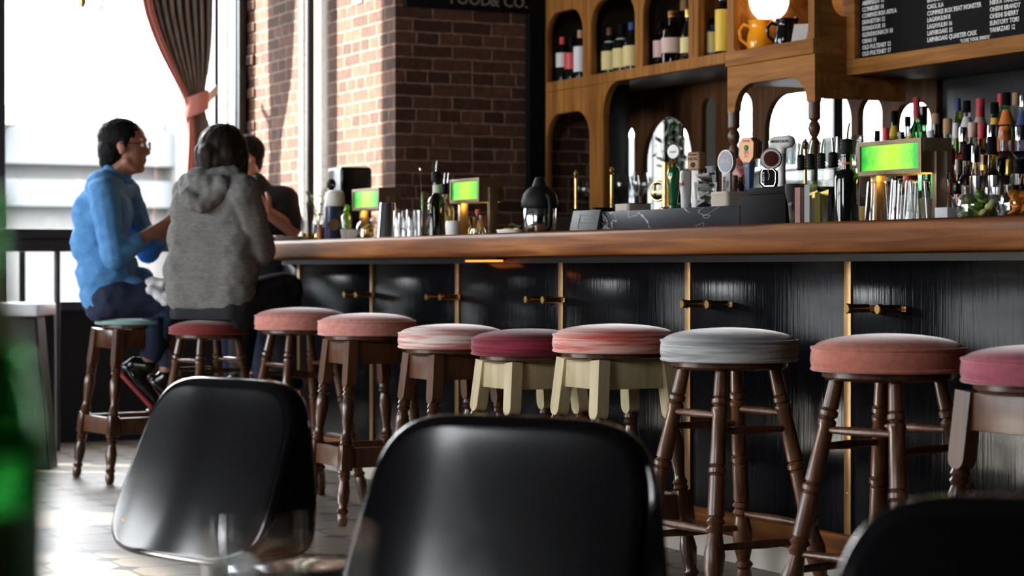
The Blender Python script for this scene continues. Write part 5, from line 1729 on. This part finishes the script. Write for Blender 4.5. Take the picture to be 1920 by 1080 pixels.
def head_prims(c, a, tilt=0.0, k=1.0):
    """head centred at c that faces +x turned by a about z."""
    c = Vector(c)
    R = Matrix.Rotation(a, 3, 'Z') @ Matrix.Rotation(tilt, 3, 'Y')
    P = lambda x, y, z: c + R @ (Vector((x, y, z)) * k)
    e = (0, tilt, a)
    return P, [('e', P(-.012, 0, .030), (.098 * k, .076 * k, .088 * k), e), ('e', P(.030, 0, -.030), (.058 * k, .062 * k, .085 * k), e),
               ('e', P(.058, 0, -.088), (.026 * k, .030 * k, .022 * k), e), ('c', P(.070, 0, .020), .011 * k, P(.097, 0, -.018), .0125 * k),
               ('e', P(.090, 0, -.020), (.012 * k, .018 * k, .010 * k), e), ('e', P(.079, 0, -.050), (.013 * k, .024 * k, .0065 * k), e), ('e', P(.076, 0, -.063), (.013 * k, .021 * k, .007 * k), e),
               ('c', P(.073, -.045, .036), .010 * k, P(.082, -.012, .036), .010 * k), ('c', P(.073, .045, .036), .010 * k, P(.082, .012, .036), .010 * k),
               ('e', P(-.010, -.078, -.008), (.018 * k, .008 * k, .030 * k), e), ('e', P(-.010, .078, -.008), (.018 * k, .008 * k, .030 * k), e),
               ('c', P(.01, -.052, -.06), .022 * k, P(.045, -.03, -.09), .018 * k), ('c', P(.01, .052, -.06), .022 * k, P(.045, .03, -.09), .018 * k)]


def eyes(root, P, k=1.0):
    for s in (-1, 1):
        obj('eye', ball(P(.070, s * .031, .014), .0125 * k, None, 2), M['white'], root)
        obj('iris', ball(P(.0775, s * .031, .014), .0065 * k, None, 2), M['black_gloss'], root)


# ---- man in the blue shirt, in profile
D = 9.4
L = LC(255, D)
x, y = XD(255, D)
man = thing('person', 'man in light blue shirt and dark jeans seated in profile by the window', 'person', (x, y, 0), RZV)
V = Vector
P, hp_ = head_prims(L(236, 277), .10, .03, 1.02)
sh_n, el_n, wr_n = L(208, 362, -.19), L(232, 482, -.23), L(308, 424, -.06)
sh_f, el_f, wr_f = L(222, 358, .19), L(262, 470, .21), L(312, 420, .06)
hip_n, hip_f = L(215, 560, -.095), L(220, 560, .095)
kn_n, kn_f = L(322, 565, -.02), L(325, 560, .22)
an_n, an_f = L(284, 676, -.08), L(300, 700, .18)
body = hp_ + [('c', L(214, 330), .062, L(238, 300), .056), ('c', L(207, 352, -.12), .055, L(212, 352, .12), .055), ('c', L(194, 500), .095, L(196, 390), .095), ('c', L(212, 562, -.05), .085, L(212, 562, .05), .085),
              ('c', sh_n, .050, el_n, .040), ('c', el_n, .040, wr_n, .027), ('c', sh_f, .050, el_f, .040), ('c', el_f, .040, wr_f, .027),
              ('c', hip_n, .085, kn_n, .058), ('c', hip_f, .085, kn_f, .058), ('c', kn_n, .055, an_n, .036), ('c', kn_f, .055, an_f, .036)]
body += hand(L, wr_n, (.85, .35, .30), (.2, -.3, .9), (-.3, .8, .2), curl=.35, thumb=-1)
body += hand(L, wr_f, (.85, -.25, .38), (.2, .3, .9), (-.3, -.8, .2), curl=.3, thumb=-1)
obj('body', blob(body, .0065, 3, 'body'), M['skin'], man)
eyes(man, P, 1.02)
hairp = [('e', P(-.026, 0, .044), (.100, .083, .088)), ('e', P(-.055, 0, -.010), (.068, .076, .085)), ('e', P(-.068, 0, -.055), (.048, .060, .050)), ('c', P(.0, -.072, .03), .014, P(.002, -.074, -.002), .009), ('c', P(.0, .072, .03), .014, P(.002, .074, -.002), .009)]
obj('hair', blob(hairp, .006, 3, 'hair', (.004, 60)), M['hair'], man)
gl = None
for s in (-1, 1):
    me = tor(.019, .0018, 0, 24, 6)
    me.transform(Matrix.Translation(P(.102, s * .031, .012)) @ Matrix.Rotation(.10, 4, 'Z') @ Matrix.Rotation(PI / 2, 4, 'Y'))
    gl = gl or bmesh.new()
    gl.from_mesh(me)
    gl = tube([P(.102, s * .050, .016), P(.05, s * .080, .018), P(-.02, s * .088, .012)], .0018, 6, gl)
gl = tube([P(.103, -.012, .014), P(.106, 0, .017), P(.103, .012, .014)], .0018, 6, gl)
obj('glasses', gl, M['black_gloss'], man)
shirt = [('c', L(203, 352, -.13), .080, L(210, 352, .13), .080), ('c', L(193, 400, -.07), .128, L(193, 400, .07), .128), ('c', L(190, 455, -.05), .132, L(192, 455, .05), .132), ('c', L(200, 510, -.06), .128, L(204, 510, .06), .128),
         ('c', L(204, 550, -.06), .120, L(212, 548, .06), .118), ('c', L(178, 585, -.03), .020, L(185, 540, 0), .085), ('c', L(250, 535, -.07), .055, L(210, 545, -.08), .085), ('c', L(262, 525, .04), .060, L(210, 545, .05), .09),
         ('c', L(212, 336), .066, L(222, 328), .060),
         ('c', sh_n, .066, el_n, .058), ('c', el_n, .058, el_n.lerp(wr_n, .42), .050), ('c', sh_f, .066, el_f, .058), ('c', el_f, .058, el_f.lerp(wr_f, .42), .050)]
obj('shirt', blob(shirt, .0075, 4, 'shirt', (.0055, (14, 8, 30))), M['blue_cloth'], man)
obj('collar', blob([('c', L(208, 318, -.045), .022, L(243, 340, -.045), .014), ('c', L(208, 318, .045), .022, L(243, 340, .045), .014), ('c', L(206, 317, -.045), .022, L(206, 317, .045), .022)], .006, 2, 'collar'), M['blue_cloth'], man)
jeans = [('c', hip_n, .100, kn_n, .074), ('c', hip_f, .100, kn_f, .074), ('c', kn_n, .072, kn_n.lerp(an_n, .86), .052), ('c', kn_f, .072, kn_f.lerp(an_f, .86), .052), ('c', L(208, 568, -.06), .112, L(212, 568, .06), .112)]
obj('jeans', blob(jeans, .008, 4, 'jeans', (.005, 18)), M['denim'], man)
for side, (an, oy) in enumerate(((an_n, -.08), (an_f, .18))):
    hl, to = (L(246, 688, oy), L(298, 750, oy)) if not side else (an + V((-.05, 0, -.05)), an + V((.10, 0, -.17)))
    obj('shoe', blob([('c', hl, .030, hl.lerp(to, .5), .040), ('c', hl.lerp(to, .5), .040, to, .028), ('c', hl + V((.03, 0, .015)), .036, an + V((-.0, 0, -.02)), .040)], .006, 3, 'shoe'), M['black_gloss'], man)
    n = (to - hl).normalized()
    up = V((n.z, 0, -n.x))
    up = up if up.x < 0 else -up
    sole = [('c', hl + up * .034 - n * .01, .012, to + up * .026 + n * .012, .012), ('c', hl + up * .034 + V((0, .03, 0)), .012, to + up * .026 + V((0, .028, 0)), .012), ('c', hl + up * .034 - V((0, .03, 0)), .012, to + up * .026 - V((0, .028, 0)), .012)]
    obj('sole', blob(sole, .005, 2, 'sole'), mat('red_rubber_sole', (.36, .045, .05), .6), man)
square_stool(0, 'wooden stool with a thin pale teal seat under the man in blue', M['v_teal'], .708, .12, s0=.12, s1=.19, R=.165, loc=XD(250, D), thick=.030, dome=.012, up='walnut')
napkin = obj('napkin', blob([('c', L(292, 545, -.10), .030, L(318, 560, -.10), .034), ('c', L(288, 528, -.09), .022, L(310, 530, -.08), .026)], .006, 2, 'napkin', (.010, 30)), M['white_cloth'], None, (x, y, 0), (0, 0, RZV))
tag(napkin, 'crumpled white napkin on the lap of the man in blue', 'napkin')

# ---- woman in the grey hooded top, seen from behind
D = 8.8
L = LC(400, D)
x, y = XD(400, D)
wom = thing('person', 'person with dark bobbed hair and grey hooded top, seen from behind', 'person', (x, y, 0), RZV)
P, hp_ = head_prims(L(416, 285, .02), .85, .05, .98)
f = V((.62, .78, 0))
s = V((.78, -.62, 0))
c0 = L(402, 400)
sh_r, sh_l = L(462, 362, -.10), L(352, 362, .09)
el_r, wr_r = L(490, 474, -.01), L(478, 452, .24)
el_l, wr_l = L(352, 470, .22), L(400, 455, .36)
hip_r, hip_l = L(440, 572, -.02), L(362, 572, .06)
kn_r, kn_l = L(524, 548, .18), L(440, 560, .36)
an_r, an_l = L(515, 690, .16), L(430, 700, .34)
body = hp_ + [('c', L(404, 340), .058, L(412, 305, .01), .054), ('c', sh_r, .05, sh_l, .05), ('c', L(400, 500, .02), .085, L(404, 390, .01), .085), ('c', hip_r, .085, hip_l, .085),
              ('c', sh_r, .046, el_r, .038), ('c', el_r, .038, wr_r, .025), ('c', sh_l, .046, el_l, .038), ('c', el_l, .038, wr_l, .025),
              ('c', hip_r, .085, kn_r, .058), ('c', hip_l, .085, kn_l, .058), ('c', kn_r, .054, an_r, .036), ('c', kn_l, .054, an_l, .036)]
body += hand(L, wr_r, (-.2, .95, .05), (1, .2, 0), (0, 0, 1), curl=.25, thumb=1)
body += hand(L, wr_l, (.5, .8, .05), (.8, -.5, 0), (0, 0, 1), curl=.25, thumb=-1)
obj('body', blob(body, .0065, 3, 'body'), M['skin'], wom)
eyes(wom, P, .98)
hairp = [('e', L(416, 276, .015), (.104, .108, .102)), ('e', L(417, 302, .0), (.102, .102, .066)), ('c', L(384, 285, .0), .045, L(384, 318, -.01), .038), ('c', L(446, 290, .02), .046, L(450, 322, .01), .036), ('c', L(398, 290, -.05), .056, L(398, 324, -.05), .042), ('c', L(432, 292, -.05), .056, L(436, 326, -.045), .040)]
obj('hair', blob(hairp, .006, 4, 'hair', (.0035, (60, 60, 10))), M['hair_brown'], wom)
top_ = [('c', sh_r, .078, sh_l, .078), ('c', L(438, 395, -.02), .118, L(366, 395, .04), .118), ('c', L(440, 450, -.02), .108, L(360, 450, .04), .118), ('c', L(440, 505, -.03), .112, L(356, 505, .04), .120), ('c', L(438, 545, -.03), .104, L(356, 540, .04), .112),
        ('c', sh_r, .070, el_r, .062), ('c', el_r, .060, el_r.lerp(wr_r, .8), .046), ('c', sh_l, .070, el_l, .060), ('c', el_l, .060, el_l.lerp(wr_l, .8), .046), ('c', L(400, 340), .075, L(408, 322), .070)]
hoodie = obj('hooded_top', blob(top_, .0075, 4, 'hooded_top', (.008, (14, 14, 10))), M['grey_cloth'], wom)
hood = [('c', L(350, 348, .0), .040, L(366, 374, -.115), .044), ('c', L(366, 374, -.115), .046, L(384, 388, -.13), .034), ('c', L(384, 388, -.13), .036, L(424, 352, -.12), .046), ('c', L(424, 352, -.12), .048, L(456, 340, -.04), .040),
        ('c', L(350, 345, .0), .040, L(372, 336, -.06), .044), ('c', L(372, 336, -.07), .048, L(436, 332, -.07), .050), ('e', L(398, 352, -.10), (.085, .050, .058))]
obj('hood', blob(hood, .0065, 3, 'hood', (.010, (28, 28, 14))), M['grey_cloth'], hoodie)
hem = [('c', L(437, 558, -.03), .100, L(357, 552, .04), .108)]
hm = blob(hem, .0075, 2, 'hem')
obj('hem_band', baked(hm, ()), M['grey_cloth'], hoodie)
trousers = [('c', hip_r, .104, kn_r, .086), ('c', hip_l, .104, kn_l, .080), ('c', kn_r, .082, an_r, .050), ('c', kn_l, .078, an_l, .050), ('c', L(436, 590, -.02), .108, L(362, 588, .05), .108)]
obj('trousers', blob(trousers, .008, 4, 'trousers', (.005, 16)), mat('black_denim', (.012, .013, .018), .9), wom)
for an in (an_r, an_l):
    obj('shoe', blob([('c', an + V((-.03, -.04, -.06)), .036, an + V((.06, .10, -.08)), .034), ('c', an + V((-.01, -.01, -.03)), .038, an, .042)], .007, 3, 'shoe'), M['black_paint'], wom)
turned_stool(0, 'dark red velvet bar stool under the person in the grey hooded top', M['v_red'], .712, .2, loc=XD(392, D + .03), wood='walnut', s0=.085, s1=.17, R=.165, thick=.06)

# ---- man in black behind the bar corner, mostly hidden
D = 10.3
L = LC(510, D)
x, y = XD(510, D)
thr = thing('person', 'man in black shirt leaning on the bar end, hand raised, face hidden', 'person', (x, y, 0), RZV)
P, hp_ = head_prims(L(450, 300, .06), PI + .75, .0, .98)
sh_r, sh_l = L(532, 378, .0), L(460, 372, -.02)
el_r, wr_r = L(551, 430, -.05), L(508, 400, -.13)
el_l, wr_l = L(440, 440, -.16), L(425, 430, -.22)
hip_r, hip_l = L(525, 545, .06), L(465, 545, .06)
body = hp_ + [('c', L(470, 350), .066, L(460, 318, .04), .056), ('c', sh_r, .055, sh_l, .055), ('c', L(495, 500), .09, L(495, 410), .09), ('c', hip_r, .09, hip_l, .09),
              ('c', sh_r, .054, el_r, .042), ('c', el_r, .043, wr_r, .029), ('c', sh_l, .050, el_l, .040), ('c', el_l, .040, wr_l, .028), ('c', hip_r, .08, L(500, 570, -.25), .06), ('c', hip_l, .08, L(430, 570, -.2), .06), ('c', L(500, 570, -.25), .055, L(505, 720, -.2), .04), ('c', L(430, 570, -.2), .055, L(440, 720, -.16), .04)]
body += hand(L, wr_r, (-.55, -.2, .65), (.75, -.2, .62), (.2, .9, .2), curl=.3, thumb=-1)
body += hand(L, wr_l, (-.6, -.6, .2), (.6, -.6, 0), (0, 0, 1), curl=.3)
obj('body', blob(body, .0065, 3, 'body'), M['skin'], thr)
eyes(thr, P, .98)
obj('hair', blob([('e', P(-.024, 0, .046), (.098, .080, .086)), ('e', P(-.05, 0, -.005), (.064, .074, .080))], .006, 3, 'hair', (.004, 60)), M['hair'], thr)
tee = [('c', sh_r, .080, sh_l, .078), ('c', L(512, 420, .0), .105, L(482, 420, .0), .115), ('c', L(510, 490, .0), .115, L(480, 490, .0), .115), ('c', hip_r, .120, hip_l, .120), ('c', sh_r, .074, sh_r.lerp(el_r, .82), .062), ('c', sh_l, .070, sh_l.lerp(el_l, .75), .060), ('c', L(478, 352), .076, L(484, 372), .09)]
obj('shirt', blob(tee, .0075, 4, 'shirt', (.006, 14)), M['black_cloth'], thr)
obj('trousers', blob([('c', hip_r, .10, L(500, 570, -.25), .075), ('c', hip_l, .10, L(430, 570, -.2), .075), ('c', L(500, 570, -.25), .07, L(505, 705, -.2), .05), ('c', L(430, 570, -.2), .07, L(440, 705, -.16), .05), ('c', hip_r, .125, hip_l, .125)], .009, 3, 'trousers'), M['denim'], thr)
for q in (L(505, 735, -.22), L(440, 735, -.18)):
    obj('shoe', blob([('c', q, .04, q + V((-.03, -.13, -.01)), .036)], .007, 2, 'shoe'), M['black_paint'], thr)
turned_stool(0, 'bar stool hidden beneath the man in black at the bar end', M['v_pink'], .755, .2, loc=XD(494, D + .06), wood='walnut', R=.165, thick=.06)

# seated clothes and bodies are pressed flat where they meet the stool seats
for who, cx, cy_, rad, zt in ((man, -.012, 0, .168, .709), (wom, -.018, .03, .172, .713), (thr, -.041, .06, .172, .756)):
    for ch in list(who.children):
        if ch.type != 'MESH' or ch.name.startswith(('shoe', 'sole', 'hair', 'eye', 'iris', 'glass')): continue
        for v in ch.data.vertices:
            d = math.hypot(v.co.x - cx, v.co.y - cy_)
            if d < rad + .012 and zt - .13 < v.co.z < zt + .002: v.co.z = zt + .002

# ================================================================== curtain
XC = XW + .20
def at_x(px, py, X):
    a = (px - 960) / F
    t = X / (SA * a - CA)
    return Vector((X, (CA * a + SA) * t, H + (505 - py) / F * t))
cur = thing('curtain', 'brown velvet curtain gathered by a pink band at the street window', 'curtain', (XC, at_x(360, 195, XC).y, 1.30))
o_ = Vector(cur.location)
def drape(x_cols, name, m, nf, amp, parent, off=0.0, seed=0):
    """x_cols: rows of (py, px_left, px_right); pleated cloth in the window plane."""
    bm = bmesh.new()
    rows = []
    NW = nf * 10
    rnd = random.Random(seed)
    ph = [rnd.uniform(-.5, .5) for _ in range(nf + 1)]
    for i, (py, a, b) in enumerate(x_cols):
        A, B = at_x(a, py, XC), at_x(b, py, XC)
        row = []
        w = abs(B.y - A.y)
        for k in range(NW + 1):
            u = k / NW
            p = A.lerp(B, u)
            q = u * nf * 2 * PI + ph[int(u * nf)] * .5
            d = amp * min(1, .35 + w / .6) * math.sin(q) + off
            row.append(bm.verts.new((p.x + d - o_.x, p.y - o_.y, p.z - o_.z)))
        rows.append(row)
    for A, B in zip(rows[:-1], rows[1:]):
        for k in range(NW):
            bm.faces.new((A[k], A[k + 1], B[k + 1], B[k]))
    me = fin(bm, name, None)
    me = baked(me, [('SUBSURF', dict(levels=1, render_levels=1)), ('SOLIDIFY', dict(thickness=.006))], name)
    me.polygons.foreach_set('use_smooth', [True] * len(me.polygons))
    return obj(name, me, m, parent)
drape([(-420, 225, 402), (-200, 245, 402), (0, 268, 400), (60, 288, 399), (110, 308, 395), (150, 328, 389), (180, 343, 383), (200, 347, 382), (225, 351, 389), (270, 351, 398), (340, 346, 404), (420, 344, 408), (560, 342, 410)], 'drape', M['drape'], 9, .040, cur, 0, 3)
drape([(-420, 212, 228), (-200, 232, 250), (0, 256, 274), (60, 276, 294), (110, 298, 313), (150, 320, 332), (180, 338, 347), (200, 343, 350), (225, 348, 356), (270, 348, 360), (340, 342, 356), (420, 340, 354), (560, 338, 352)], 'lining', M['pink_cloth'], 2, .018, cur, .05, 5)
rows = []
bm = bmesh.new()
A = at_x(341, 196, XC) - o_
B = at_x(386, 196, XC) - o_
c_ = (A + B) / 2
hw = abs(B.y - A.y) / 2
NB_ = 40
for z in (-.055, -.045, .045, .055):
    k = 1.0 if abs(z) < .05 else .96
    rows.append([bm.verts.new((c_.x + (.085 * k) * math.cos(2 * PI * q / NB_), c_.y + (hw + .012) * k * math.sin(2 * PI * q / NB_), c_.z + z + .03 * math.sin(2 * PI * q / NB_))) for q in range(NB_)])
for R0, R1 in zip(rows[:-1], rows[1:]):
    for q in range(NB_): bm.faces.new((R0[q], R0[(q + 1) % NB_], R1[(q + 1) % NB_], R1[q]))
obj('tie_band', bm, M['pink_cloth'], cur, label='pink tie band')
tb0, tb1 = at_x(384, 190, XC) - o_, at_x(407, 166, XC - .10) - o_
obj('tie_strap', baked(fin(box((-.004, 0, -.022), (.004, (tb1 - tb0).length, .022), .001, None, Matrix.Translation(tb0) @ (Vector((0, 1, 0)).rotation_difference((tb1 - tb0).normalized()).to_matrix().to_4x4())), 'strap'), ()), M['white_cloth'], cur, label='pale strap to the window post')

# brass pendant lamp tip at the top left
px_, py_ = XD(155, 8.0)
pd = thing('pendant_lamp', 'brass pendant lamp arm and bulb tip dipping in from the top', 'lamp', (px_, py_, 1.92), RZV)
obj('bulb', lathe([(0, 0), (.006, .004), (.011, .02), (.012, .05), (.009, .08), (.006, .09)], 20, None, Matrix.Translation((0, 0, -.02))), M['gold_cap'], pd)
obj('socket', lathe([(.010, .068), (.012, .072), (.012, .12), (0, .122)], 20, None, Matrix.Translation((0, 0, 0))), M['brass'], pd)
obj('arm', tube([(.062, 0, -.032), (.078, 0, .0), (.085, 0, .05), (.08, 0, .16), (.05, 0, .26), (.0, 0, .30), (0, 0, .12)], .0035, 10), M['brass'], pd)
obj('chain', rod((0, 0, .30), (0, 0, ZC - 1.921), .003), M['brass'], pd)
sa_, sb_ = M['blue_cloth'], M['grey_cloth']

scene.view_settings.view_transform = 'Standard'
scene.view_settings.look = 'None'
scene.view_settings.exposure = EXPOSURE
scene.view_settings.gamma = 1
scene.view_settings.use_curve_mapping = False
cy = scene.cycles
cy.max_bounces = 10
cy.diffuse_bounces = 4
cy.glossy_bounces = 4
cy.transmission_bounces = 8
cy.transparent_max_bounces = 24
cy.caustics_reflective = False
cy.caustics_refractive = False
cy.sample_clamp_indirect = 6
cy.use_denoising = True
